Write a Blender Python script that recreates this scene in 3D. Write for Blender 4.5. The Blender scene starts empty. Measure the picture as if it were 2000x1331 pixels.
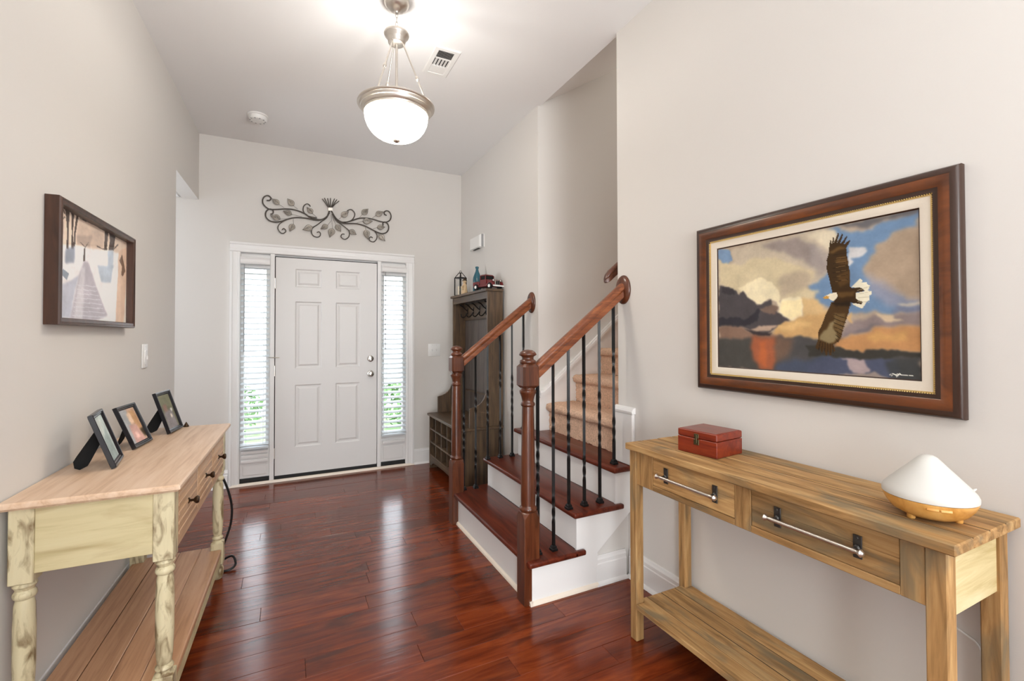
import bpy, bmesh, math, random
import numpy as np
from mathutils import Matrix, Vector
random.seed(7)
S = bpy.context.scene
COL = S.collection
R = math.radians
# ---------------------------------------------------------------- camera, world, lights, exposure
cam = bpy.data.objects.new('camera', bpy.data.cameras.new('camera'))
COL.objects.link(cam); S.camera = cam
cam.data.sensor_width = 36.0
cam.data.lens = 892.77 / 2000 * 36
cam.data.shift_y = (643.5 - 665.5) / 2000
cam.data.clip_start = 0.02
def cam_mat(yaw, pitch, roll):
    y, p, r = R(yaw), R(pitch), R(roll)
    f = Vector((math.sin(y)*math.cos(p), math.cos(y)*math.cos(p), math.sin(p)))
    rt = Vector((math.cos(y), -math.sin(y), 0)); up = rt.cross(f)
    r2 = rt*math.cos(r) + up*math.sin(r); u2 = -rt*math.sin(r) + up*math.cos(r)
    m = Matrix((r2, u2, -f)).transposed().to_4x4()
    return m
cam.matrix_world = Matrix.Translation((0, 0, 1.3379)) @ cam_mat(26.2607, 0.8461, -0.1144)

W = bpy.data.worlds.new('sky'); S.world = W; W.use_nodes = True
bgn = W.node_tree.nodes['Background']
bgn.inputs[0].default_value = (0.86, 0.93, 1.0, 1); bgn.inputs[1].default_value = 5.0

def light(name, kind, loc, power, color=(1, 1, 1), size=1.0, size_y=None, target=None, radius=None):
    d = bpy.data.lights.new(name, kind); d.energy = power; d.color = color
    o = bpy.data.objects.new(name, d); COL.objects.link(o); o.location = loc
    if kind == 'AREA':
        d.shape = 'RECTANGLE'; d.size = size; d.size_y = size_y or size
    if radius is not None: d.shadow_soft_size = radius
    if target is not None:
        o.rotation_euler = (Vector(target) - Vector(loc)).to_track_quat('-Z', 'Y').to_euler()
    return o
light('bounce_light', 'AREA', (0.95, -1.9, 1.5), 66, (0.90, 0.955, 1.0), 1.3, 1.6, target=(1.0, -1.1, 3.11))
light('rear_fill_light', 'AREA', (1.0, -3.2, 1.8), 70, (0.92, 0.965, 1.0), 2.2, 2.2, target=(-0.9, 1.9, 1.6))  # unseen fill added behind the camera to brighten the left wall
light('rear_left_fill', 'AREA', (-0.55, -1.5, 0.8), 5, (0.90, 0.96, 1.0), 0.6, 1.0, target=(1.1, 2.6, 0.15)).data.spread = R(56)  # added low fill aimed at the risers, no source stands there
light('rear_overhead_fill', 'AREA', (0.5, -1.2, 3.05), 12, (1.0, 0.98, 0.96), 1.6, 2.2, target=(0.5, -1.2, 0))  # invented downlight behind the camera, general fill for the hall
light('side_room_light', 'AREA', (-1.75, 4.62, 1.5), 36, (0.88, 0.94, 1.0), 1.3, 1.6, target=(1.2, 2.7, 0.9))
light('pendant_bulb', 'POINT', (0.516, 2.42, 2.56), 15, (1.0, 0.97, 0.92), radius=0.05)
sun = light('sun', 'SUN', (0, 12, 8), 2.0, (1.0, 0.96, 0.9)); sun.data.angle = R(2); sun.rotation_euler = (R(40), 0, R(-15))
light('upstairs_fill', 'AREA', (3.9, 2.57, 4.2), 14, (1.0, 0.95, 0.88), 0.8, 0.8, target=(1.7, 2.57, 1.0))  # fill added at the stair head to lift the carpet, no fixture there
S.view_settings.view_transform = 'Standard'; S.view_settings.look = 'None'
S.view_settings.exposure = 0.42; S.view_settings.gamma = 1.0; S.view_settings.use_curve_mapping = False
S.cycles.use_denoising = True
S.cycles.max_bounces = 8; S.cycles.diffuse_bounces = 5; S.cycles.glossy_bounces = 4; S.cycles.transparent_max_bounces = 16
S.cycles.sample_clamp_indirect = 4.0
# ---------------------------------------------------------------- constants of the room
XR, D, H = 1.726, 4.759, 3.112
YN, YF = 2.107, 3.042
LO, LA = Vector((-0.815, 0, 0)), R(-1.5)
FW = Matrix.Identity(4)
FL = Matrix.Translation(LO) @ Matrix.Rotation(LA, 4, 'Z')       # frame of the left wall: x into the room, y along the wall
def srgb(r, g, b):
    f = lambda c: (c/255/12.92 if c/255 <= 0.04045 else ((c/255+0.055)/1.055)**2.4)
    return (f(r), f(g), f(b), 1.0)
# ---------------------------------------------------------------- materials
def nmat(name):
    m = bpy.data.materials.new(name); m.use_nodes = True
    nt = m.node_tree; b = nt.nodes['Principled BSDF']
    return m, nt, b
def plain(name, rgb, rough=0.5, metal=0.0, bump=0.0, bscale=60, emit=None, estr=0, spec=0.5, coat=0, var=0.0, vscale=8):
    m, nt, b = nmat(name)
    b.inputs['Base Color'].default_value = srgb(*rgb); b.inputs['Roughness'].default_value = rough
    b.inputs['Metallic'].default_value = metal; b.inputs['Specular IOR Level'].default_value = spec
    b.inputs['Coat Weight'].default_value = coat
    tc = nt.nodes.new('ShaderNodeTexCoord')
    if var:
        n = nt.nodes.new('ShaderNodeTexNoise'); n.inputs['Scale'].default_value = vscale; n.inputs['Detail'].default_value = 4
        nt.links.new(tc.outputs['Object'], n.inputs['Vector'])
        mx = nt.nodes.new('ShaderNodeMix'); mx.data_type = 'RGBA'
        c = srgb(*rgb); mx.inputs[6].default_value = tuple(v*(1-var) for v in c[:3])+(1,); mx.inputs[7].default_value = tuple(min(1, v*(1+var)) for v in c[:3])+(1,)
        nt.links.new(n.outputs['Fac'], mx.inputs[0]); nt.links.new(mx.outputs[2], b.inputs['Base Color'])
    if bump:
        n = nt.nodes.new('ShaderNodeTexNoise'); n.inputs['Scale'].default_value = bscale; n.inputs['Detail'].default_value = 5
        nt.links.new(tc.outputs['Object'], n.inputs['Vector'])
        bp = nt.nodes.new('ShaderNodeBump'); bp.inputs['Strength'].default_value = bump; bp.inputs['Distance'].default_value = 0.004
        nt.links.new(n.outputs['Fac'], bp.inputs['Height']); nt.links.new(bp.outputs['Normal'], b.inputs['Normal'])
    if emit:
        b.inputs['Emission Color'].default_value = srgb(*emit); b.inputs['Emission Strength'].default_value = estr
    return m
def wood(name, cols, axis='y', rough=0.4, scale=1.0, bump=0.15, var=0.25, patch=None, patch_amt=0.5, stretch=14, coat=0.0, ripple=0.0, pscale=2.0, spec=0.5):
    m, nt, b = nmat(name); N = nt.nodes.new; Lk = nt.links.new
    tc = N('ShaderNodeTexCoord'); oi = N('ShaderNodeObjectInfo')
    off = N('ShaderNodeVectorMath'); off.operation = 'SCALE'; off.inputs[0].default_value = (13.1, 7.7, 5.3)
    Lk(oi.outputs['Random'], off.inputs['Scale'])
    add = N('ShaderNodeVectorMath'); add.operation = 'ADD'; Lk(tc.outputs['Object'], add.inputs[0]); Lk(off.outputs[0], add.inputs[1])
    mp = N('ShaderNodeMapping'); i = 'xyz'.index(axis)
    sc = [stretch*scale]*3; sc[i] = 1.0*scale; mp.inputs['Scale'].default_value = sc
    Lk(add.outputs[0], mp.inputs['Vector'])
    n = N('ShaderNodeTexNoise'); n.inputs['Scale'].default_value = 2.2; n.inputs['Detail'].default_value = 8; n.inputs['Roughness'].default_value = 0.62; n.inputs['Distortion'].default_value = 0.7
    Lk(mp.outputs[0], n.inputs['Vector'])
    cr = N('ShaderNodeValToRGB'); e = cr.color_ramp.elements
    e[0].position = 0.3; e[1].position = 0.72; e[0].color = srgb(*cols[0]); e[1].color = srgb(*cols[-1])
    if len(cols) == 3:
        k = e.new(0.5); k.color = srgb(*cols[1])
    Lk(n.outputs['Fac'], cr.inputs[0]); out = cr.outputs[0]
    if patch:
        mp2 = N('ShaderNodeMapping'); s2 = [pscale*2.2]*3; s2[i] = pscale*0.7; mp2.inputs['Scale'].default_value = s2; Lk(add.outputs[0], mp2.inputs['Vector'])
        n2 = N('ShaderNodeTexNoise'); n2.inputs['Scale'].default_value = 1.6; n2.inputs['Detail'].default_value = 5; n2.inputs['Distortion'].default_value = 1.0; Lk(mp2.outputs[0], n2.inputs['Vector'])
        r2 = N('ShaderNodeValToRGB'); r2.color_ramp.elements[0].position = 0.5; r2.color_ramp.elements[1].position = 0.68
        r2.color_ramp.elements[0].color = (0, 0, 0, 1); r2.color_ramp.elements[1].color = (patch_amt,)*3+(1,)
        Lk(n2.outputs['Fac'], r2.inputs[0])
        mx = N('ShaderNodeMix'); mx.data_type = 'RGBA'; mx.inputs[7].default_value = srgb(*patch); Lk(r2.outputs[0], mx.inputs[0]); Lk(out, mx.inputs[6]); out = mx.outputs[2]
    hv = N('ShaderNodeHueSaturation'); mr = N('ShaderNodeMapRange'); mr.inputs['To Min'].default_value = 1-var; mr.inputs['To Max'].default_value = 1+var
    Lk(oi.outputs['Random'], mr.inputs['Value']); Lk(mr.outputs[0], hv.inputs['Value']); Lk(out, hv.inputs['Color']); Lk(hv.outputs[0], b.inputs['Base Color'])
    b.inputs['Roughness'].default_value = rough; b.inputs['Coat Weight'].default_value = coat; b.inputs['Coat Roughness'].default_value = 0.12; b.inputs['Specular IOR Level'].default_value = spec
    bp = N('ShaderNodeBump'); bp.inputs['Strength'].default_value = bump; bp.inputs['Distance'].default_value = 0.003
    Lk(n.outputs['Fac'], bp.inputs['Height'])
    if ripple:
        mp3 = N('ShaderNodeMapping'); s3 = [34.0]*3; s3[i] = 5.0; mp3.inputs['Scale'].default_value = s3; Lk(add.outputs[0], mp3.inputs['Vector'])
        n3 = N('ShaderNodeTexNoise'); n3.inputs['Scale'].default_value = 1.0; n3.inputs['Detail'].default_value = 2; Lk(mp3.outputs[0], n3.inputs['Vector'])
        b3 = N('ShaderNodeBump'); b3.inputs['Strength'].default_value = ripple; b3.inputs['Distance'].default_value = 0.01
        Lk(n3.outputs['Fac'], b3.inputs['Height']); Lk(bp.outputs[0], b3.inputs['Normal']); Lk(b3.outputs[0], b.inputs['Normal'])
    else: Lk(bp.outputs[0], b.inputs['Normal'])
    return m
def vcol(name, rough=0.5, spec=0.3):
    m, nt, b = nmat(name); a = nt.nodes.new('ShaderNodeVertexColor'); a.layer_name = 'Col'
    nt.links.new(a.outputs[0], b.inputs['Base Color']); b.inputs['Roughness'].default_value = rough; b.inputs['Specular IOR Level'].default_value = spec
    return m
def glassmat(name, tint=(1, 1, 1), gloss=0.07):
    m, nt, b = nmat(name); nt.nodes.remove(b); N = nt.nodes.new
    t = N('ShaderNodeBsdfTransparent'); t.inputs[0].default_value = tint+(1,); g = N('ShaderNodeBsdfGlossy'); g.inputs['Roughness'].default_value = 0.03
    x = N('ShaderNodeMixShader'); x.inputs[0].default_value = gloss; nt.links.new(t.outputs[0], x.inputs[1]); nt.links.new(g.outputs[0], x.inputs[2])
    nt.links.new(x.outputs[0], nt.nodes['Material Output'].inputs[0]); return m

M = {}
M['paint'] = plain('wall_paint', (216, 212, 207), 0.75, bump=0.06, bscale=220, spec=0.25)
M['ceiling'] = plain('ceiling_paint', (234, 233, 232), 0.85, bump=0.08, bscale=160, spec=0.2)
M['white'] = plain('white_trim_paint', (232, 230, 228), 0.35)
M['doorwhite'] = plain('white_door_paint', (224, 222, 220), 0.4, bump=0.03, bscale=90)
M['cream'] = plain('cream_shoe_moulding', (235, 222, 206), 0.4)
M['slat'] = plain('white_blind_slat', (204, 210, 214), 0.4)
M['darkgap'] = plain('dark_gap_fill', (26, 25, 24), 0.6)
M['floor'] = wood('hickory_floor', [(80, 30, 12), (108, 44, 19), (132, 62, 28)], 'x', 0.2, 1.3, 0.06, 0.2, patch=(66, 32, 22), patch_amt=0.7, stretch=9, ripple=0.10, pscale=2.0, spec=0.28, coat=0.22)
M['subfloor'] = plain('floor_gap', (36, 16, 10), 0.7)
M['tread'] = wood('cherry_tread', [(62, 24, 15), (92, 38, 24), (112, 50, 30)], 'y', 0.28, 1.2, 0.06, 0.08, stretch=16, coat=0.0, spec=0.25)
M['newel'] = wood('cherry_newel', [(54, 25, 13), (86, 43, 23), (108, 60, 34)], 'z', 0.3, 1.4, 0.05, 0.06, stretch=12, coat=0.25)
M['rail'] = wood('cherry_handrail', [(82, 38, 20), (124, 66, 34), (156, 92, 52)], 'x', 0.28, 1.4, 0.05, 0.06, stretch=14, coat=0.3)
M['iron'] = plain('black_iron', (22, 21, 21), 0.38, 0.4)
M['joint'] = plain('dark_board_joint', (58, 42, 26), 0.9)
M['nickel'] = plain('brushed_nickel', (214, 208, 200), 0.34, 1.0)
M['chrome'] = plain('satin_chrome', (190, 186, 180), 0.16, 1.0)
M['bronze'] = plain('dark_bronze', (62, 44, 28), 0.4, 0.7)
M['pewter'] = plain('antique_pewter', (84, 82, 80), 0.38, 0.85, var=0.3, vscale=40)
M['leafmetal'] = plain('silvered_leaf_metal', (208, 201, 191), 0.4, 0.3, var=0.5, vscale=16)
M['stemmetal'] = plain('dark_stem_metal', (82, 76, 70), 0.4, 0.6)
M['carpet'] = plain('tan_carpet', (212, 178, 154), 0.95, bump=0.9, bscale=170, spec=0.05, var=0.5, vscale=95)
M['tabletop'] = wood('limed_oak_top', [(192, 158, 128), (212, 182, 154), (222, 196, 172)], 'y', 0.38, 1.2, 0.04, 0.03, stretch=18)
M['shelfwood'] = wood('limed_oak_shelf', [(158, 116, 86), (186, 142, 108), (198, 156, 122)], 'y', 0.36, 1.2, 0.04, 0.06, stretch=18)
M['antique'] = wood('antiqued_cream_paint', [(196, 184, 150), (208, 196, 160), (216, 206, 172)], 'z', 0.45, 1.0, 0.08, 0.04, patch=(104, 78, 44), patch_amt=0.9, stretch=7, pscale=8)
M['antiquex'] = wood('antiqued_cream_panel', [(186, 172, 128), (206, 192, 150), (212, 200, 160)], 'x', 0.45, 1.0, 0.06, 0.04, patch=(158, 132, 88), patch_amt=0.5, stretch=9, pscale=3)
M['drawerwash'] = wood('limed_drawer_front', [(176, 138, 104), (200, 164, 130), (212, 182, 150)], 'y', 0.45, 1.4, 0.05, 0.05, stretch=14)
PC3 = [(116, 86, 50), (172, 132, 84), (202, 166, 114)]
for ax in 'xyz':
    M['pine'+ax] = wood('rustic_pine_'+ax, PC3, ax, 0.6, 1.3, 0.2, 0.17, patch=(116, 106, 84), patch_amt=0.75, stretch=12, pscale=3.2, spec=0.3)
M['pinelit'] = wood('lit_pine_end', [(190, 168, 116), (214, 196, 148), (226, 212, 170)], 'x', 0.6, 1.2, 0.15, 0.08, stretch=10, spec=0.3)  # paler copy of the pine: light on the near end put into the colour
for ax in 'yz':
    M['hall'+ax] = wood('weathered_walnut_'+ax, [(50, 36, 24), (82, 62, 42), (106, 84, 58)], ax, 0.45, 1.3, 0.12, 0.14, patch=(56, 44, 34), patch_amt=0.6, stretch=14, pscale=3)
M['hallback'] = wood('weathered_walnut_back', [(62, 54, 50), (84, 74, 68), (100, 90, 82)], 'z', 0.45, 1.3, 0.1, 0.10, stretch=14)
M['framewood'] = wood('mahogany_frame', [(76, 37, 10), (108, 55, 16), (130, 70, 24)], 'y', 0.36, 1.0, 0.03, 0.05, patch=(52, 25, 10), patch_amt=0.5, stretch=4, coat=0.2, pscale=4)
M['framedark'] = plain('black_frame_edge', (56, 35, 24), 0.35)
M['liner'] = plain('ivory_linen_liner', (226, 216, 200), 0.7, bump=0.2, bscale=400)
M['gold'] = plain('gold_bead', (214, 184, 120), 0.35, 0.7)
M['paint_canvas'] = vcol('oil_painting', 0.55, 0.2)
M['print'] = vcol('printed_picture', 0.5, 0.15)
M['walnutframe'] = wood('dark_walnut_frame', [(48, 28, 18), (70, 42, 28), (88, 56, 38)], 'z', 0.35, 1.2, 0.05, 0.08, stretch=12)
M['blackframe'] = plain('black_lacquer', (24, 24, 30), 0.25)
M['felt'] = plain('black_felt', (10, 10, 11), 0.9)
M['redwood'] = wood('red_stained_box', [(92, 24, 10), (120, 38, 16), (140, 54, 24)], 'y', 0.35, 1.6, 0.04, 0.04, stretch=12, coat=0.2)
M['brass'] = plain('aged_brass', (92, 84, 60), 0.4, 0.85)
M['porcelain'] = plain('white_diffuser_shell', (206, 204, 198), 0.5)
M['bamboo'] = wood('light_wood_grain_base', [(186, 126, 52), (214, 158, 82), (224, 176, 104)], 'x', 0.4, 1.6, 0.02, 0.02, stretch=6)
M['plastic'] = plain('white_plastic', (232, 231, 228), 0.35)
M['plasticgrey'] = plain('grey_plastic', (150, 150, 150), 0.5)
M['blackrubber'] = plain('black_rubber_cord', (14, 14, 16), 0.45)
M['teal'] = plain('teal_glass', (52, 108, 124), 0.12); M['teal'].node_tree.nodes['Principled BSDF'].inputs['Transmission Weight'].default_value = 0.35
M['redpaint'] = plain('dark_red_enamel', (104, 30, 30), 0.35)
M['candle'] = plain('ivory_wax', (232, 218, 190), 0.5)
M['clay'] = plain('cream_clay', (206, 178, 140), 0.6, var=0.2, vscale=60)
M['shade'] = plain('lit_bowl_glass', (255, 246, 230), 0.3, emit=(255, 246, 230), estr=26.0)
M['pane'] = glassmat('window_glass'); M['clear'] = glassmat('picture_glass', gloss=0.05)
M['grass'] = plain('lawn_grass', (106, 136, 84), 0.9, var=0.4, vscale=9)
M['leaves'] = plain('shrub_leaves', (84, 124, 66), 0.7, var=0.4, vscale=14)
M['asphalt'] = plain('street_asphalt', (122, 122, 124), 0.9, var=0.1)
M['concrete'] = plain('porch_concrete', (188, 184, 178), 0.8, var=0.1)
# ---------------------------------------------------------------- mesh builder and object helpers
class MB:
    def __init__(s): s.bm = bmesh.new()
    def box(s, x0, x1, y0, y1, z0, z1, bev=0.0, seg=1):
        t = bmesh.new()
        v = [t.verts.new((x, y, z)) for x in (min(x0, x1), max(x0, x1)) for y in (min(y0, y1), max(y0, y1)) for z in (min(z0, z1), max(z0, z1))]
        for f in ((0, 1, 3, 2), (4, 6, 7, 5), (0, 4, 5, 1), (2, 3, 7, 6), (0, 2, 6, 4), (1, 5, 7, 3)): t.faces.new([v[i] for i in f])
        if bev: bmesh.ops.bevel(t, geom=t.edges[:], offset=bev, segments=seg, profile=0.5, affect='EDGES')
        s.merge(t); return s
    def merge(s, t, mat=None):
        if mat is not None: bmesh.ops.transform(t, matrix=mat, verts=t.verts)
        mp = {v: s.bm.verts.new(v.co) for v in t.verts}
        for f in t.faces:
            try: s.bm.faces.new([mp[v] for v in f.verts])
            except ValueError: pass
        t.free(); return s
    def prism(s, prof, axis, a0, a1):
        """extrude a polygon: axis x takes (y,z) points, y takes (x,z), z takes (x,y)"""
        def P(p, a): return {'x': (a, p[0], p[1]), 'y': (p[0], a, p[1]), 'z': (p[0], p[1], a)}[axis]
        A = [s.bm.verts.new(P(p, a0)) for p in prof]; B = [s.bm.verts.new(P(p, a1)) for p in prof]
        n = len(prof)
        for i in range(n): s.bm.faces.new((A[i], A[(i+1) % n], B[(i+1) % n], B[i]))
        s.bm.faces.new(A); s.bm.faces.new(B[::-1]); return s
    def lathe(s, prof, c=(0, 0, 0), seg=24, mat=None):
        t = bmesh.new(); rings = []
        for r, z in prof:
            if r < 1e-5: rings.append([t.verts.new((0, 0, z))])
            else: rings.append([t.verts.new((r*math.cos(2*math.pi*k/seg), r*math.sin(2*math.pi*k/seg), z)) for k in range(seg)])
        for a, b in zip(rings, rings[1:]):
            for k in range(seg):
                k2 = (k+1) % seg
                if len(a) == 1 and len(b) == 1: continue
                if len(a) == 1: t.faces.new((a[0], b[k2], b[k]))
                elif len(b) == 1: t.faces.new((a[k], a[k2], b[0]))
                else: t.faces.new((a[k], a[k2], b[k2], b[k]))
        if len(rings[0]) > 1: t.faces.new(rings[0][::-1])
        if len(rings[-1]) > 1: t.faces.new(rings[-1])
        m = Matrix.Translation(c)
        if mat is not None: m = m @ mat
        return s.merge(t, m)
    def tube(s, pts, r, seg=8, closed=False, r2=None):
        pts = [Vector(p) for p in pts]; n = len(pts); rings = []
        up = None
        for i, p in enumerate(pts):
            a = pts[i-1] if (i > 0 or closed) else p; b = pts[(i+1) % n] if (i < n-1 or closed) else p
            d = (b-a).normalized()
            if up is None: up = Vector((0, 0, 1)) if abs(d.z) < 0.9 else Vector((1, 0, 0))
            side = d.cross(up).normalized(); up = side.cross(d).normalized()
            rr = r if r2 is None else r + (r2-r)*i/max(1, n-1)
            if callable(r): rr = r(i/max(1, n-1))
            rings.append([s.bm.verts.new(p + side*rr*math.cos(2*math.pi*k/seg) + up*rr*math.sin(2*math.pi*k/seg)) for k in range(seg)])
        m = n if closed else n-1
        for i in range(m):
            a, b = rings[i], rings[(i+1) % n]
            for k in range(seg): s.bm.faces.new((a[k], a[(k+1) % seg], b[(k+1) % seg], b[k]))
        if not closed:
            s.bm.faces.new(rings[0][::-1]); s.bm.faces.new(rings[-1])
        return s
    def loft(s, rings, caps=True):
        rs = [[s.bm.verts.new(p) for p in r] for r in rings]; n = len(rs[0])
        for a, b in zip(rs, rs[1:]):
            for k in range(n): s.bm.faces.new((a[k], a[(k+1) % n], b[(k+1) % n], b[k]))
        if caps: s.bm.faces.new(rs[0][::-1]); s.bm.faces.new(rs[-1])
        return s
    def mitre(s, a0, a1, b0, b1, prof, plane):
        """picture-frame moulding round the rectangle a0..a1 x b0..b1; prof = [(inset, depth)], closed; plane(a,b,d) gives a point"""
        rings = []
        for (a, b, sa, sb) in ((a0, b0, 1, 1), (a1, b0, -1, 1), (a1, b1, -1, -1), (a0, b1, 1, -1)):
            rings.append([s.bm.verts.new(plane(a+sa*i, b+sb*i, d)) for i, d in prof])
        n = len(prof)
        for q in range(4):
            A, B = rings[q], rings[(q+1) % 4]
            for k in range(n): s.bm.faces.new((A[k], A[(k+1) % n], B[(k+1) % n], B[k]))
        return s
    def xf(s, mat): bmesh.ops.transform(s.bm, matrix=mat, verts=s.bm.verts); return s
    def shift(s, v): bmesh.ops.translate(s.bm, vec=v, verts=s.bm.verts); return s

OFF = {}
def tag(o, label=None, cat=None, group=None, kind=None):
    if label: o['label'] = label
    if cat: o['category'] = cat
    if group: o['group'] = group
    if kind: o['kind'] = kind
    return o
def place(o, at, frame, rot):
    w = frame @ Vector(at); o.location = w
    o.rotation_euler = (0, 0, (LA if frame is FL else 0) + rot)
def thing(name, label, cat, at=(0, 0, 0), frame=FW, rot=0, local=False, group=None, kind=None):
    o = bpy.data.objects.new(name, None); COL.objects.link(o); o.empty_display_size = 0.05
    place(o, at, frame, rot); OFF[o] = Vector((0, 0, 0)) if local else -Vector(at)
    return tag(o, label, cat, group, kind)
def mesh(mb, name, smooth=35):
    bmesh.ops.recalc_face_normals(mb.bm, faces=mb.bm.faces)
    me = bpy.data.meshes.new(name); mb.bm.to_mesh(me); mb.bm.free()
    if smooth:
        me.shade_smooth(); me.set_sharp_from_angle(angle=R(smooth))
    return me
def obj(name, mb, mat, parent=None, at=None, frame=FW, rot=0, label=None, cat=None, group=None, kind=None, smooth=35, local=False):
    if parent is not None:
        if OFF[parent].length: mb.shift(OFF[parent])
    elif at is not None and not local: mb.shift(-Vector(at))
    me = mesh(mb, name, smooth); me.materials.append(M[mat] if isinstance(mat, str) else mat)
    o = bpy.data.objects.new(name, me); COL.objects.link(o)
    if parent is not None: o.parent = parent; OFF[o] = OFF[parent]
    else:
        place(o, at or (0, 0, 0), frame, rot); OFF[o] = -Vector(at) if (at is not None and not local) else Vector((0, 0, 0))
    return tag(o, label, cat, group, kind)
def struct(name, mb, mat, parent=None, frame=FW, smooth=0):
    return obj(name, mb, mat, parent, frame=frame, kind='structure' if parent is None else None, smooth=smooth)
def B(*a, **k): return MB().box(*a, **k)
def dup(o, at, frame=FW, rot=0, label=None, group=None):
    r = o.copy(); COL.objects.link(r); place(r, at, frame, rot)
    if label: r['label'] = label
    if group: r['group'] = group
    for ch in list(o.children):
        c = ch.copy(); COL.objects.link(c); c.parent = r
        for g in list(ch.children):
            d = g.copy(); COL.objects.link(d); d.parent = c
    return r
# ================================================================= THE SETTING
# ---- floor: dark base with hand-scraped planks running along x
floor = struct('floor', B(-3.1, XR+0.12, -3.5, D, -0.06, -0.006), 'subfloor')
PW = 0.121
joints = {0: [0.80, -0.52], -1: [0.548, 1.35, -0.4], -2: [0.732, 0.075, -0.75], -3: [0.515, 1.2], 7: [0.505, 1.3], 9: [0.28, 1.02], 12: [1.035, 0.2], 2: [-0.106]}
k0 = -int((2.223+0.1)/PW); k1 = int((D-2.223)/PW)+1
for k in range(k0, k1):
    y0 = 2.223+k*PW; y1 = min(y0+PW, D)
    if y1-y0 < 0.01: continue
    xs = sorted(joints.get(k, [])); lo, hi = -1.2, XR
    if not xs:
        x = lo + random.uniform(0.3, 1.1)
        while x < hi-0.25: xs.append(x); x += random.uniform(0.55, 1.35)
    if k > 11: lo = -3.0
    ed = [lo]+xs+[hi]
    for a, b in zip(ed, ed[1:]):
        dz = random.uniform(-0.0006, 0.0006)
        obj('plank', B(a+0.0003, b-0.0003, y0+0.0003, y1-0.0003, -0.0055, 0.0+dz, bev=0.0012), 'floor', floor, smooth=30)
# rear and side room floor without counted boards
fr = obj('rear_flooring', B(-1.2, XR, -3.5, 2.223+k0*PW, -0.0055, -0.0004), 'floor', floor); fr['kind'] = 'stuff'
fs = obj('side_flooring', B(-3.0, -1.2, 1.8, 2.223+12*PW, -0.0055, -0.0004), 'floor', floor); fs['kind'] = 'stuff'
# ---- ceiling and stairwell ceiling
struct('ceiling', B(-1.15, XR+0.02, -3.5, D+0.14, H, H+0.1), 'ceiling')
struct('ceiling_stairwell', MB().prism([(XR, H), (5.0, H+(5.0-XR)*0.63), (5.0, H+(5.0-XR)*0.63+0.1), (XR, H+0.1)], 'y', YN-0.12, YF+0.12), 'ceiling')
# ---- walls
m = MB(); m.box(-0.12, 0, -3.5, 3.97, -0.01, H); m.box(-0.12, 0, 3.97, 4.80, 2.53, H)
struct('wall_left', m, 'paint', frame=FL)
m = MB(); m.box(-3.0, -0.402, D, D+0.14, -0.01, H); m.box(1.150, XR+0.12, D, D+0.14, -0.01, H); m.box(-0.402, 1.150, D, D+0.14, 2.135, H)
struct('wall_far', m, 'paint')
m = MB(); m.box(XR, XR+0.12, -3.5, YN, -0.01, H); m.box(XR, XR+0.12, YF, D, -0.01, H); m.box(XR+0.003, XR+0.12, YF, YF+0.14, H, H+0.25); m.box(XR+0.003, XR+0.12, YN-0.14, YN, H, H+0.25)
struct('wall_right', m, 'paint')
struct('wall_stairwell_far', B(XR+0.12, 5.0, YF, YF+0.12, -0.01, 5.3), 'paint')
struct('wall_stairwell_near', B(XR+0.12, 5.0, YN-0.12, YN, -0.01, 5.3), 'paint')
struct('floor_stairwell', B(XR+0.12, 5.0, YN-0.12, YF+0.12, -0.06, -0.006), 'subfloor')
struct('floor_upstairs', B(3.48, 5.0, YN, YF, 1.95, 2.06), 'carpet')
struct('wall_stairwell_end', B(5.0, 5.1, YN-0.12, YF+0.12, -0.01, 5.3), 'paint')
struct('wall_rear', B(-1.3, XR+0.12, -3.62, -3.5, -0.01, H), 'paint')
struct('wall_side_room_left', B(-3.1, -3.0, 1.7, D+0.14, -0.01, 2.6), 'paint')
struct('wall_side_room_near', B(-3.0, -0.92, 1.7, 1.8, -0.01, 2.6), 'paint')
struct('ceiling_side_room', B(-3.0, -0.83, 1.8, D, 2.535, 2.6), 'ceiling')
# ---- baseboards with a stepped cap
def bb_profile(base, sgn, h=0.155):   # (offset from wall, height) polygon
    return [(base, 0), (base+sgn*0.015, 0), (base+sgn*0.015, h-0.045), (base+sgn*0.011, h-0.040), (base+sgn*0.012, h-0.022), (base+sgn*0.008, h-0.012), (base+sgn*0.006, h), (base, h)]
def bb(name, axis, base, sgn, a0, a1, frame=FW):
    o = struct(name, MB().prism(bb_profile(base, sgn), axis, a0, a1), 'white', frame=frame, smooth=0)
    q = [(base+sgn*0.015, 0), (base+sgn*0.029, 0), (base+sgn*0.027, 0.009), (base+sgn*0.021, 0.017), (base+sgn*0.015, 0.019)]
    obj('shoe_moulding', MB().prism(q, axis, a0, a1), 'white', o, smooth=60)
    return o
bb('baseboard_right', 'y', XR, -1, -3.45, 2.008)
bb('baseboard_right_far', 'y', XR, -1, 3.215, D-0.02)
bb('baseboard_left', 'y', 0, 1, -3.4, 3.965, FL)
bb('baseboard_far_left', 'x', D, -1, -2.95, -0.46)
bb('baseboard_far_right', 'x', D, -1, 1.20, XR-0.016)
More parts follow.
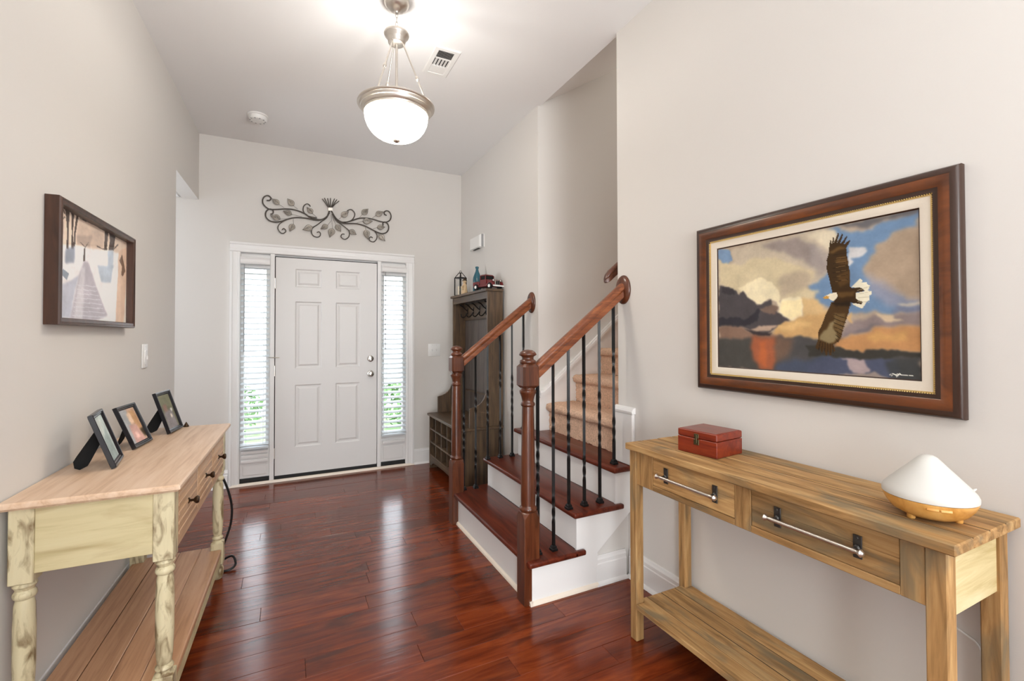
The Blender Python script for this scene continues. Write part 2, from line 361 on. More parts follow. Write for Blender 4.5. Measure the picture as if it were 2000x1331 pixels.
# ---- door casing, shoe strip and jambs
t = struct('trim_1', MB().box(-0.404, 1.152, D+0.03, D+0.13, 2.083, 2.136), 'white')
def casing_v(x_out, x_in, sgn):
    m = MB(); p = [(x_out, D), (x_out, D-0.022), (x_out+sgn*0.018, D-0.024), (x_out+sgn*0.024, D-0.018), (x_out+sgn*0.058, D-0.014), (x_out+sgn*0.064, D-0.017), (x_in-sgn*0.008, D-0.015), (x_in, D-0.008), (x_in, D)]
    return m.prism(p, 'z', 0.0, 2.099)
obj('side_casing', casing_v(-0.455, -0.372, 1), 'white', t, smooth=0)
obj('side_casing', casing_v(1.198, 1.112, -1), 'white', t, smooth=0)
hp = [(D, 2.187), (D-0.022, 2.187), (D-0.024, 2.169), (D-0.018, 2.163), (D-0.014, 2.129), (D-0.017, 2.123), (D-0.015, 2.107), (D-0.008, 2.099), (D, 2.099)]
obj('head_casing', MB().prism(hp, 'x', -0.455, 1.198), 'white', t, smooth=0)
for a, b in ((-0.136, -0.099), (0.826, 0.862)):
    obj('door_jamb', B(a, b, D-0.010, D+0.11, 0.02, 2.10, bev=0.003), 'white', t)
obj('outer_jamb', B(-0.404, -0.372, D+0.001, D+0.13, 0, 2.10), 'white', t); obj('outer_jamb', B(1.112, 1.152, D+0.001, D+0.13, 0, 2.10), 'white', t)
t2 = struct('trim_2', MB().prism([(D-0.026, 0), (D-0.024, 0.010), (D-0.016, 0.019), (D-0.004, 0.021), (D-0.004, 0)], 'x', -0.455, 1.198), 'cream', smooth=60)
obj('threshold', B(-0.372, 1.112, D-0.003, D+0.13, 0, 0.022), 'bronze', t2)
obj('weather_strip', B(-0.372, 1.112, D+0.012, D+0.10, 0.022, 0.056), 'darkgap', t2)
# ---- six-panel front door
dr = struct('door_1', B(-0.092, 0.820, D+0.010, D+0.045, 0.052, 2.075), 'doorwhite')
XL1, XL2, XR1, XR2 = 0.073, 0.305, 0.431, 0.658
ZR = [(1.803, 1.976), (1.035, 1.668), (0.299, 0.882)]
for a, b in ((-0.092, XL1), (XL2, XR1), (XR2, 0.820)): obj('stile', B(a, b, D, D+0.012, 0.052, 2.075), 'doorwhite', dr)
for a, b in ((0.052, 0.299), (0.882, 1.035), (1.668, 1.803), (1.976, 2.075)):
    m = MB(); m.box(XL1, XL2, D+0.0002, D+0.012, a, b); m.box(XR1, XR2, D+0.0002, D+0.012, a, b); obj('rail', m, 'doorwhite', dr)
for xa, xb in ((XL1, XL2), (XR1, XR2)):
    for za, zb in ZR:
        m = MB(); P = lambda i, y: [(xa+i, y, za+i), (xb-i, y, za+i), (xb-i, y, zb-i), (xa+i, y, zb-i)]
        m.loft([P(0.0, D+0.001), P(0.012, D+0.0105), P(0.022, D+0.0105), P(0.040, D+0.003), P(0.041, D+0.003)], caps=False)
        m.box(xa+0.041, xb-0.041, D+0.003, D+0.012, za+0.041, zb-0.041)
        obj('panel', m, 'doorwhite', dr, smooth=0)
RX = Matrix.Rotation(R(90), 4, 'X')
m = MB()
m.box(-0.106, -0.086, D+0.046, D+0.075, 0.03, 2.10); m.box(0.813, 0.833, D+0.046, D+0.075, 0.03, 2.10); m.box(-0.106, 0.833, D+0.046, D+0.075, 2.068, 2.10); m.box(-0.0985, 0.8255, D+0.004, D+0.047, 2.0765, 2.0832)
obj('door_gap_block', m, 'darkgap', t)  # dark strips added to block daylight and darken the gaps round the door
kn = MB().lathe([(0.032, 0), (0.033, 0.004), (0.028, 0.010), (0.013, 0.013), (0.012, 0.026), (0.020, 0.032), (0.028, 0.042), (0.029, 0.052), (0.022, 0.062), (0.008, 0.066), (0, 0.066)], (0.759, D, 0.963), 24, RX)
obj('door_knob', kn, 'chrome', dr)
db = obj('deadbolt', MB().lathe([(0.031, 0), (0.032, 0.006), (0.028, 0.013), (0.020, 0.016), (0, 0.017)], (0.759, D, 1.113), 24, RX), 'chrome', dr)
obj('thumb_turn', B(0.754, 0.764, D-0.036, D-0.015, 1.095, 1.131, bev=0.003), 'chrome', db)
for z in (0.26, 1.02, 1.83):
    obj('hinge', MB().lathe([(0.006, -0.048), (0.006, 0.048)], (-0.0965, D-0.004, z), 10), 'nickel', dr)
obj('hinge_door_stop', MB().tube([(-0.146, D-0.014, 1.145), (-0.10, D-0.030, 1.143), (-0.058, D-0.026, 1.142)], 0.004, 8), 'nickel', dr)
# ---- sidelights
def sidelight(name, x0, x1, bars):
    gx0, gx1, gz0, gz1 = x0+0.030, x1-0.030, 0.36, 1.96
    m = MB()
    m.box(x0, gx0, D+0.006, D+0.05, 0.062, 2.083); m.box(gx1, x1, D+0.006, D+0.05, 0.062, 2.083)
    m.box(gx0, gx1, D+0.006, D+0.05, 0.062, gz0); m.box(gx0, gx1, D+0.006, D+0.05, gz1, 2.083)
    w = struct(name, m, 'doorwhite')
    obj('glass_pane', B(gx0-0.005, gx1+0.005, D+0.026, D+0.030, gz0-0.005, gz1+0.005), 'pane', w)
    obj('glazing_stop', MB().mitre(gx0-0.012, gx1+0.012, gz0-0.012, gz1+0.012, [(0, 0), (0, -0.008), (0.010, -0.006), (0.014, 0)], lambda a, b, d: (a, D+0.006+d, b)), 'doorwhite', w)
    for z in bars:
        obj('panel_moulding', MB().prism([(D+0.006, z-0.014), (D-0.020, z-0.012), (D-0.022, z+0.006), (D-0.012, z+0.013), (D+0.006, z+0.014)], 'x', x0+0.012, x1-0.012), 'white', w)
    obj('lower_panel', B(x0+0.022, x1-0.022, D+0.001, D+0.007, 0.085, min(bars)-0.045, bev=0.003), 'doorwhite', w)
    return w
sidelight('window_1', -0.370, -0.137, (0.215, 0.258, 0.296))
sidelight('window_2', 0.863, 1.111, (0.262,))
# ---- trim round the stairwell
o = struct('trim_3', B(1.704, XR-0.001, 1.965, YN+0.016, 0.6195, 0.905, bev=0.004), 'white')
obj('cap_moulding', MB().prism([(1.700, 0.905), (1.697, 0.918), (1.704, 0.930), (1.712, 0.936), (XR-0.001, 0.940), (XR-0.001, 0.905)], 'y', 1.961, YN+0.016), 'white', o, smooth=0)
obj('jamb_skirt', B(XR, 2.3, YN+0.001, YN+0.016, 0.6195, 0.93), 'white', o)
sk = [(XR+0.002, 0.60), (XR+0.002, 0.880), (1.762, 0.884), (4.4, 0.884+2.638*0.815), (4.4, 1.9), (2.2, 0.60)]
o = struct('trim_4', MB().prism(sk, 'y', YF-0.014, YF-0.001), 'white')
cp = lambda d: [(XR+0.002, 0.880+d), (1.760, 0.884+d), (4.4, 0.884+2.64*0.815+d)]
a, b2 = cp(-0.010), cp(0.044)
obj('cap_moulding', MB().prism(a+b2[::-1], 'y', YF-0.026, YF-0.001), 'white', o, smooth=0)
a, b2 = cp(0.006), cp(0.028)
obj('cap_bead', MB().prism(a+b2[::-1], 'y', YF-0.033, YF-0.024), 'white', o, smooth=0)
# wall face under the stair's near side, with its own short baseboard
o = struct('wall_under_stair', MB().prism([(1.40, 0.001), (XR-0.001, 0.001), (XR-0.001, 0.50), (1.64, 0.50), (1.64, 0.30), (1.40, 0.30)], 'y', 2.0245, 2.034), 'paint')
bb('baseboard_stair', 'x', 2.024, -1, 1.49, XR-0.030)
# ---- outside: lawn, porch and shrubs seen between the blind slats
struct('ground', B(-9, 11, D+1.3, 10.6, -0.35, -0.22), 'grass')
struct('street', B(-14, 18, 10.6, 40, -0.35, -0.24), 'asphalt')
struct('porch', B(-2, 3, D+0.14, D+1.5, -0.3, -0.02), 'concrete')
def shrub(at, r, h, label):
    rng = random.Random(int(at[0]*100)); m = MB()
    for i in range(420):
        u = rng.uniform(-1, 1); a = rng.uniform(0, 6.283); q = math.sqrt(1-u*u); d = Vector((q*math.cos(a), q*math.sin(a), u))
        k = rng.uniform(0.75, 1.0); p = Vector((d.x*r*k, d.y*r*k, h*0.5+d.z*h*0.5*k))
        s1 = Vector((rng.uniform(-1, 1), rng.uniform(-1, 1), rng.uniform(-1, 1))).normalized()*0.06; s2 = d.cross(s1).normalized()*0.03
        m.bm.faces.new([m.bm.verts.new(p+v) for v in (s1, s2, -s1, -s2)])
    t = thing('shrub', label, 'shrub', at, local=True)
    f = obj('foliage', m, 'leaves', t, smooth=0)
    obj('stem', MB().tube([(0, 0, 0), (0.01, 0.02, h*0.4), (0, 0, h*0.7)], 0.03, 6), 'bronze', t)
shrub((-0.9, D+3.6, -0.22), 0.6, 0.85, 'green shrub on the lawn seen through the lower slats of the left blind')
shrub((1.9, D+3.2, -0.22), 0.6, 0.8, 'green shrub on the lawn seen through the lower slats of the right blind')
EAGLE=[((112,140,172),8,1,[(383,-104),(546,0),(622,26),(667,21),(747,71),(833,88),(855,41),(919,52),(989,11),(997,110),(898,138),(843,185),(786,312),(802,384),(873,446),(945,521),(993,541),(993,590),(724,590),(617,526),(555,502),(570,435),(543,384),(605,269),(620,140)]),((104,102,104),10,1,[(680,21),(999,-2),(983,24),(939,50),(898,47),(860,26),(838,71),(800,76),(747,45)]),((172,152,130),14,1,[(997,110),(919,127),(854,179),(809,246),(786,312),(825,371),(895,414),(920,485),(994,517)]),((150,150,165),16,0.8,[(786,328),(895,424),(920,502),(993,526),(993,573),(894,565),(812,455)]),((205,205,205),4,1,[(718,168),(787,188),(793,216),(775,239),(751,246),(727,237),(744,276),(727,300),(721,291)]),((196,182,160),10,1,[(1,121),(81,155),(102,142),(83,34),(367,17),(606,4),(669,39),(681,108),(655,194),(634,284),(606,354),(566,386),(523,381),(380,455),(128,373),(0,321)]),((218,206,180),8,1,[(526,30),(606,13),(669,45),(677,106),(660,177),(609,136),(569,60)]),((150,138,132),14,1,[(285,49),(367,28),(468,37),(561,125),(605,203),(620,282),(566,261),(532,235),(436,147),(343,84)]),((160,150,145),14,0.8,[(526,88),(648,192),(634,302),(594,334),(539,228)]),((122,148,178),5,1,[(3,15),(73,26),(93,116),(62,151),(1,110)]),((208,193,158),9,1,[(1,121),(149,174),(213,142),(366,162),(525,263),(580,332),(523,392),(579,427),(558,472),(464,534),(380,455),(280,455),(119,371),(0,310)]),((172,156,138),12,0.7,[(365,317),(510,282),(566,349),(523,401),(395,446)]),((212,180,130),8,1,[(494,476),(565,474),(602,543),(695,569),(682,632),(507,625)]),((235,222,186),4,1,[(128,349),(211,317),(291,285),(341,325),(380,412),(388,487),(403,457),(464,453),(494,466),(508,496),(504,604),(449,618),(387,569),(372,485),(323,459),(272,496),(211,437)]),((246,228,176),5,0.8,[(395,476),(504,487),(497,595),(434,601),(391,549)]),((206,166,112),7,1,[(387,619),(601,582),(695,614),(669,733),(562,743),(432,757),(345,722),(362,670)]),((226,190,130),7,0.8,[(362,670),(463,623),(564,627),(492,674),(394,701)]),((78,73,75),4,1,[(0,321),(99,345),(148,409),(166,371),(202,425),(264,496),(340,461),(338,524),(372,547),(434,612),(387,651),(304,733),(182,666),(-3,651)]),((120,100,88),5,1,[(264,528),(338,502),(380,526),(372,567),(289,562)]),((54,52,58),6,1,[(-1,580),(192,590),(272,519),(254,614),(164,655),(-3,638)]),((60,56,60),5,1,[(11,334),(99,351),(109,403),(21,394)]),((135,108,92),7,1,[(-3,651),(117,642),(218,700),(354,722),(432,757),(-3,767)]),((185,160,140),4,1,[(209,677),(297,647),(370,666),(337,690),(253,700)]),((60,54,56),4,1,[(164,666),(253,700),(345,713),(337,731),(244,733)]),((76,74,70),8,1,[(-14,761),(337,743),(562,748),(693,724),(692,1006),(-15,991)]),((80,78,78),8,1,[(376,748),(526,748),(660,789),(1000,821),(999,1011),(373,1017)]),((128,100,82),16,0.8,[(354,743),(463,748),(431,875),(360,920)]),((165,96,66),12,1,[(227,744),(354,739),(369,836),(344,993),(260,996),(225,884)]),((190,104,62),10,0.9,[(287,776),(320,765),(323,858),(294,978),(264,914)]),((74,82,100),14,1,[(376,929),(599,875),(693,860),(692,1006),(351,993)]),((78,84,104),10,1,[(525,909),(678,869),(793,864),(891,858),(941,1002),(523,1006)]),((168,152,152),6,1,[(685,879),(780,869),(797,933),(780,970),(721,950)]),((152,138,130),6,1,[(659,996),(768,957),(847,963),(869,994)]),((64,66,66),10,0.8,[(869,877),(996,860),(999,1004),(869,1004)]),((142,128,126),10,1,[(680,733),(838,690),(997,670),(997,597),(840,621),(718,625)]),((110,104,110),8,0.8,[(686,724),(794,698),(872,666),(794,672),(711,705)]),((192,142,94),8,1,[(680,737),(838,692),(997,670),(996,813),(782,825),(660,793)]),((206,160,100),8,0.8,[(793,724),(943,700),(938,750),(798,769)]),((60,58,53),6,1,[(648,780),(769,823),(996,815),(996,854),(721,873),(525,869),(525,800)]),((205,184,154),4,1,[(834,601),(903,601),(903,632),(943,651),(872,649)]),((200,190,175),5,0.9,[(894,541),(993,535),(993,556),(924,556)]),((120,120,140),10,0.7,[(894,558),(993,562),(993,604),(903,591)]),((205,170,120),5,1,[(711,610),(742,580),(736,644)]),((60,41,18),1.2,1,[(649,448),(641,373),(624,287),(626,226),(637,181),(642,99),(648,108),(651,129),(656,84),(662,95),(660,125),(678,62),(684,67),(673,129),(696,73),(702,80),(686,138),(717,91),(718,103),(699,147),(728,121),(727,134),(711,174),(718,239),(727,319),(729,425)]),((104,76,38),3,0.9,[(637,187),(655,168),(682,153),(711,174),(678,179),(655,188)]),((96,68,34),3,0.8,[(659,233),(700,215),(718,239),(722,278),(667,261)]),((92,64,30),4,0.7,[(677,338),(724,319),(727,397),(682,418)]),((76,53,26),1.2,1,[(645,506),(727,517),(721,588),(700,660),(689,726),(675,767),(653,784),(660,826),(655,834),(646,813),(641,858),(634,858),(627,821),(620,864),(615,860),(608,815),(598,849),(593,840),(591,810),(579,823),(566,812),(581,746),(581,705),(612,608),(634,543)]),((150,134,98),4,0.9,[(581,726),(637,644),(664,604),(671,619),(651,659),(673,739),(653,767),(630,774),(587,746)]),((112,88,52),4,0.9,[(651,597),(710,588),(696,674),(682,726),(659,672)]),((232,226,202),1.2,1,[(732,425),(769,375),(778,386),(775,401),(796,401),(798,414),(812,425),(802,453),(818,461),(818,478),(808,485),(809,511),(793,528),(778,563),(733,526),(750,519),(753,461),(785,457),(772,433)]),((58,38,15),1.2,1,[(649,444),(671,424),(699,424),(772,433),(790,453),(753,461),(751,500),(780,519),(776,534),(724,519),(652,506)]),((100,72,36),3,0.8,[(675,444),(751,453),(742,485),(680,479)]),((30,20,10),3,0.8,[(652,506),(727,519),(724,549),(670,537)]),((228,218,192),1.2,1,[(613,465),(638,453),(670,451),(675,472),(660,496),(652,502),(637,487)]),((196,148,66),1.2,1,[(604,476),(619,465),(635,468),(634,485),(610,483)]),((44,30,14),1,0.8,[(655,207),(718,203),(718,198),(653,201)]),((44,30,14),1,0.8,[(655,235),(718,231),(718,228),(653,231)]),((44,30,14),1,0.8,[(653,265),(718,261),(717,256),(653,259)]),((44,30,14),1,0.8,[(653,293),(718,289),(717,285),(653,287)]),((44,30,14),1,0.8,[(653,321),(717,319),(717,313),(653,315)]),((44,30,14),1,0.8,[(653,349),(717,347),(717,343),(652,345)]),((44,30,14),1,0.8,[(653,379),(717,377),(717,371),(652,373)]),((140,106,60),1,0.6,[(669,229),(714,224),(713,222),(667,226)]),((140,106,60),1,0.6,[(667,259),(713,254),(713,252),(667,256)]),((140,106,60),1,0.6,[(667,289),(713,285),(713,282),(667,285)]),((140,106,60),1,0.6,[(667,319),(713,315),(713,313),(667,315)]),((140,106,60),1,0.6,[(667,347),(713,345),(713,343),(667,345)]),((140,106,60),1,0.6,[(667,377),(713,377),(713,373),(667,375)]),((40,27,12),1,0.8,[(651,593),(714,623),(715,619),(651,588)]),((40,27,12),1,0.8,[(652,619),(707,647),(709,644),(653,614)]),((40,27,12),1,0.8,[(653,644),(700,674),(702,668),(655,640)]),((40,27,12),1,0.8,[(655,670),(695,698),(696,694),(656,666)]),((40,27,12),1,0.8,[(656,696),(688,722),(689,718),(659,692)]),((40,27,12),1,0.8,[(657,722),(681,748),(682,744),(660,718)]),((40,27,12),1,0.8,[(659,746),(674,772),(677,771),(662,744)]),((40,27,12),1,0.8,[(590,759),(581,830),(586,830),(593,761)]),((40,27,12),1,0.8,[(602,765),(595,832),(599,832),(605,765)]),((40,27,12),1,0.8,[(613,769),(609,834),(612,834),(616,769)]),((40,27,12),1,0.8,[(624,772),(623,836),(626,836),(628,772)]),((40,27,12),1,0.8,[(637,776),(637,840),(640,840),(640,776)]),((40,27,12),1,0.8,[(648,780),(649,841),(652,841),(651,780)]),((190,180,150),1,0.7,[(760,450),(811,431),(811,427),(760,446)]),((190,180,150),1,0.7,[(760,472),(811,463),(809,459),(760,470)]),((190,180,150),1,0.7,[(760,494),(809,494),(809,491),(760,493)]),((190,180,150),1,0.7,[(760,519),(809,526),(809,522),(760,515)]),((232,232,222),1,1,[(877,963),(891,950),(891,948),(876,961)]),((232,232,222),1,1,[(890,950),(895,957),(896,953),(892,948)]),((232,232,222),1,1,[(892,948),(883,968),(884,970),(894,950)]),((232,232,222),1,1,[(895,957),(910,965),(912,959),(896,953)]),((232,232,222),1,1,[(917,944),(903,968),(905,970),(920,948)]),((232,232,222),1,1,[(903,957),(921,953),(921,948),(903,953)]),((232,232,222),1,1,[(919,959),(965,959),(965,955),(919,955)])]
SNOW=[((208,188,170),6,1,[(11,-17),(1034,-2),(1013,379),(16,352)]),((190,168,150),8,0.8,[(262,68),(629,53),(594,224),(264,255)]),((226,222,222),10,1,[(-2,360),(388,262),(852,175),(824,1018),(-11,1006)]),((206,178,156),3,1,[(862,146),(1036,39),(954,1006),(813,999)]),((170,164,172),5,1,[(351,408),(407,418),(493,610),(681,928),(500,1001),(176,1006),(243,785),(284,571)]),((176,178,190),6,1,[(4,746),(170,656),(284,571),(190,989),(-11,1001)]),((200,196,200),4,0.8,[(313,486),(360,476),(337,987),(232,994)]),((205,204,210),2,0.7,[(271,661),(503,637),(503,646),(271,668)]),((205,204,210),2,0.7,[(263,705),(524,680),(524,688),(263,712)]),((205,204,210),2,0.7,[(255,746),(546,722),(546,731),(255,753)]),((205,204,210),2,0.7,[(246,790),(569,765),(569,775),(246,797)]),((205,204,210),2,0.7,[(239,831),(591,809),(591,819),(239,838)]),((205,204,210),2,0.7,[(231,875),(614,853),(614,863),(231,882)]),((205,204,210),2,0.7,[(222,916),(637,897),(637,906),(222,923)]),((205,204,210),2,0.7,[(215,957),(660,943),(660,953),(215,965)]),((66,50,42),1.5,1,[(124,-10),(170,-24),(166,202),(166,350),(141,357),(147,187)]),((66,50,42),1.5,1,[(189,-15),(224,-15),(212,185),(225,333),(194,343),(198,168)]),((66,50,42),1.5,1,[(250,-24),(276,-24),(242,185),(236,309),(217,313),(227,158)]),((66,50,42),1.5,1,[(628,-7),(681,-12),(657,207),(616,219)]),((66,50,42),1.5,1,[(695,-15),(796,-17),(768,175),(685,199),(706,90)]),((66,50,42),1.5,1,[(342,299),(357,272),(361,406),(337,423)]),((120,128,142),4,0.9,[(133,355),(239,306),(232,462),(127,498)]),((165,178,192),6,0.9,[(670,202),(768,175),(751,384),(673,403)]),((165,178,192),6,0.9,[(525,413),(771,343),(724,552),(573,571)]),((74,58,48),1.2,0.9,[(81,-7),(90,-15),(131,34),(119,53)]),((74,58,48),1.2,0.9,[(25,68),(44,107),(89,109),(121,66),(130,73),(89,122),(41,122),(16,83)]),((74,58,48),1.2,0.9,[(276,15),(336,0),(518,-17),(628,-2),(618,10),(483,2),(320,17)]),((74,58,48),1.2,0.9,[(513,202),(594,207),(668,185),(668,197),(587,221),(510,214)]),((74,58,48),1.2,0.9,[(768,148),(839,73),(851,80),(778,160)]),((74,58,48),1.2,0.9,[(349,275),(403,199),(410,202),(357,282)]),((74,58,48),1.2,0.9,[(349,275),(294,245),(301,238),(353,260)]),((128,138,150),2,1,[(64,569),(116,552),(176,581),(151,642),(96,608)]),((110,84,66),2,1,[(865,265),(914,173),(946,258),(978,360),(933,435),(904,430),(915,321)]),((130,112,100),8,0.5,[(25,129),(109,126),(85,311),(34,338)]),((120,104,96),8,0.4,[(249,194),(451,114),(420,241),(264,277)])]
STEMS=[[(-168,2587),(-145,2590),(-133,2611),(-148,2629),(-168,2631),(-191,2614),(-202,2579),(-191,2541),(-150,2510),(-98,2512),(-21,2526),(39,2530),(100,2520),(156,2499),(199,2470),(256,2460),(300,2464),(342,2493),(361,2534),(374,2574)],[(-138,2462),(-118,2471),(-115,2494),(-130,2509),(-156,2503),(-176,2471),(-173,2431),(-144,2402),(-97,2394),(-38,2410),(10,2435),(76,2456),(162,2459),(237,2451),(288,2456),(339,2490),(368,2535)],[(-41,2326),(-29,2341),(-13,2329),(-11,2313),(-32,2295),(-55,2301),(-76,2336),(-68,2370),(-41,2400),(-2,2427)],[(199,2576),(183,2595),(161,2594),(140,2569),(137,2528),(156,2496),(193,2480),(256,2473)],[(256,2332),(275,2341),(288,2325),(282,2300),(257,2288),(225,2298),(209,2331),(219,2373),(256,2404),(307,2451),(342,2483),(368,2535)],[(506,2339),(483,2337),(473,2311),(493,2292),(516,2291),(543,2314),(552,2351),(539,2385),(482,2428),(430,2465),(390,2523)],[(913,2573),(891,2582),(888,2603),(909,2619),(938,2613),(956,2575),(945,2529),(902,2502),(838,2506),(768,2520),(705,2523),(637,2511),(569,2480),(515,2460),(469,2462),(430,2486),(403,2525),(377,2574)],[(877,2467),(874,2488),(895,2502),(924,2483),(931,2439),(913,2401),(874,2382),(824,2388),(761,2415),(692,2443),(616,2455),(496,2447),(436,2466),(397,2517)],[(528,2571),(562,2590),(592,2572),(601,2541),(582,2496),(542,2467),(495,2458)],[(775,2329),(758,2338),(740,2322),(747,2298),(782,2290),(810,2318),(817,2362),(796,2396)],[(367,2569),(342,2608),(303,2662)],[(370,2570),(351,2609),(322,2672)],[(373,2570),(364,2611),(351,2675)],[(375,2570),(376,2612),(377,2679)],[(378,2571),(391,2614),(413,2677)],[(380,2571),(402,2616),(435,2673)],[(383,2571),(411,2617),(455,2661)]]
LEAVES=[[(-24,2535),(-66,2560),(-125,2606)],[(88,2536),(54,2562),(3,2623)],[(125,2469),(39,2479),(-33,2504)],[(-2,2434),(-56,2425),(-138,2449)],[(52,2437),(55,2390),(22,2319)],[(256,2477),(218,2510),(168,2562)],[(326,2460),(219,2380),(132,2344)],[(384,2460),(352,2411),(291,2367)],[(381,2515),(397,2385),(372,2295)],[(390,2502),(426,2423),(473,2361)],[(482,2428),(549,2382),(617,2346)],[(456,2482),(479,2509),(542,2566)],[(643,2517),(671,2552),(729,2617)],[(768,2528),(803,2557),(877,2606)],[(616,2460),(678,2485),(771,2495)],[(775,2420),(817,2438),(895,2450)],[(702,2430),(705,2402),(726,2310)],[(810,2383),(835,2367),(896,2307)]]
COLLAR=[(356,2582),(394,2587),(394,2557),(357,2553)]
# ================================================================= STAIRCASE
ST = thing('staircase', 'staircase with three dark cherry treads, white risers and carpeted steps beyond', 'staircase', (1.10, 2.6, 0))
YA, YB = 1.980, 3.210                      # ends of the open treads
TZ = [0.221, 0.419, 0.618]; RXs = [1.100, 1.365, 1.622]
def tread(x0, x1, z, ret):
    m = MB().box(x0, x1, YA, YB, z-0.030, z, bev=0.011, seg=3)
    if ret: m.box(x1-0.03, x1+ret, YA, YA+0.030, z-0.029, z-0.001, bev=0.010, seg=3); m.box(x1-0.03, x1+ret, YB-0.030, YB, z-0.029, z-0.001, bev=0.010, seg=3)
    return m
obj('tread', tread(1.070, 1.3655, TZ[0], 0.045), 'tread', ST)
obj('tread', tread(1.335, 1.6225, TZ[1], 0.040), 'tread', ST)
m = MB().box(1.592, XR-0.001, YA, YB, TZ[2]-0.030, TZ[2], bev=0.011, seg=3); m.box(XR-0.02, 1.83, YN+0.001, YF-0.001, TZ[2]-0.030, TZ[2]-0.0002)
obj('landing', m, 'tread', ST)
for i, x in enumerate(RXs):
    obj('riser', B(x+0.0006, x+0.0126, 2.0238, 3.1697, (0.001 if i == 0 else TZ[i-1]-0.002), TZ[i]-0.030), 'white', ST)
pts = [(1.100, 0.0), (1.100, 0.191), (1.365, 0.191), (1.365, 0.389), (1.622, 0.389), (1.622, 0.588), (XR-0.001, 0.588), (XR-0.001, 0.356), (1.500, 0.178), (1.500, 0.0)]
obj('skirt_board', MB().prism(pts, 'y', 2.010, 2.0235), 'white', ST, smooth=0)
pts2 = [(1.100, 0.0), (1.100, 0.191), (1.365, 0.191), (1.365, 0.389), (1.622, 0.389), (1.622, 0.588), (XR-0.001, 0.588), (XR-0.001, 0.0)]
obj('skirt_board', MB().prism(pts2, 'y', 3.170, 3.183), 'white', ST, smooth=0)
q = lambda s, b: [(b, 0), (b-s*0.014, 0), (b-s*0.012, 0.012), (b-s*0.006, 0.018), (b, 0.020)]
obj('shoe_moulding', MB().prism(q(1, 1.100), 'y', 1.996, 3.19), 'cream', ST, smooth=60)
obj('shoe_moulding', MB().prism(q(1, 2.010), 'x', 1.086, 1.500), 'cream', ST, smooth=60)
# carpeted steps going up to the right
rng = random.Random(3)
def carpet_step(x0, x1, z0, z1):
    """profile: riser, overhanging rolled nose, tread; jittered for pile"""
    prof = []
    nr = 10
    for k in range(nr+1): prof.append((x0+0.030, z0+(z1-0.062-z0)*k/nr))
    for k in range(1, 9):
        a = -math.pi/2 - math.pi*k/9; prof.append((x0+0.032+0.032*math.cos(a), z1-0.031+0.031*math.sin(a)))
    nt_ = max(4, int((x1+0.034-x0-0.032)/0.025))
    for k in range(nt_+1): prof.append((x0+0.034+(x1+0.032-x0-0.034)*k/nt_, z1))
    ys = [YN+0.0165+(YF-0.0155-YN-0.0165)*k/60 for k in range(61)]
    m = MB(); rows = []
    for (x, z) in prof:
        rows.append([m.bm.verts.new((x+rng.uniform(-0.004, 0.004), y, z+rng.uniform(-0.004, 0.004))) for y in ys])
    for a, b in zip(rows, rows[1:]):
        for k in range(60): m.bm.faces.new((a[k], a[k+1], b[k+1], b[k]))
    return m
cx, cz = 1.780, TZ[2]
for k in range(7):
    obj('carpeted_step', carpet_step(cx, cx+0.2465, cz, cz+0.206), 'carpet', ST, smooth=60)
    cx += 0.2465; cz += 0.206
# ================================================================= RAILINGS
def newel(RL, x, y, zb):
    m = MB(); h = 0.0435
    def sq(z, r, c=0.0):     # octagon with chamfer c
        c = max(c, 0.0005); r_ = r
        return [(x-r_, y-r_+c, z), (x-r_+c, y-r_, z), (x+r_-c, y-r_, z), (x+r_, y-r_+c, z), (x+r_, y+r_-c, z), (x+r_-c, y+r_, z), (x-r_+c, y+r_, z), (x-r_, y+r_-c, z)]
    m.loft([sq(zb, h, 0.004), sq(0.425, h, 0.004), sq(0.452, h, 0.026), sq(0.456, 0.036, 0.02)])
    n = obj('newel_post', m, 'newel', RL)
    prof = [(0.030, 0.452), (0.041, 0.456), (0.044, 0.464), (0.043, 0.472), (0.037, 0.477), (0.036, 0.484), (0.0375, 0.50), (0.036, 0.62), (0.0335, 0.80), (0.0305, 0.96), (0.030, 0.980), (0.035, 0.984), (0.037, 0.991), (0.035, 0.998), (0.030, 1.003), (0.030, 1.012), (0.034, 1.030), (0.041, 1.048), (0.043, 1.054), (0.043, 1.062), (0.036, 1.067), (0.034, 1.076)]
    obj('turned_shaft', MB().lathe(prof, (x, y, 0), 28), 'newel', n, smooth=50)
    b = MB(); b.loft([sq(1.070, 0.028, 0.008), sq(1.088, 0.046, 0.011), sq(1.182, 0.046, 0.011), sq(1.200, 0.030, 0.008)])
    obj('upper_block', b, 'newel', n, smooth=20)
    cap = [(0.030, 1.195), (0.040, 1.199), (0.042, 1.207), (0.040, 1.214), (0.031, 1.218), (0.029, 1.226), (0.032, 1.234), (0.044, 1.240), (0.045, 1.245), (0.038, 1.256), (0.024, 1.265), (0.0, 1.269)]
    obj('finial_cap', MB().lathe(cap, (x, y, 0), 28), 'newel', n, smooth=60)
RAILP = [(-0.030, 0.018), (-0.027, 0.028), (-0.016, 0.036), (0, 0.039), (0.016, 0.036), (0.027, 0.028), (0.030, 0.018), (0.027, 0.008), (0.022, 0.002), (0.024, -0.010), (0.024, -0.026), (0.018, -0.030), (-0.018, -0.030), (-0.024, -0.026), (-0.024, -0.010), (-0.022, 0.002), (-0.027, 0.008)]
RZ0, RSL = 1.152, 0.785                     # rail centre height at x=1.15, slope
def railz(x): return RZ0 + (x-1.15)*RSL
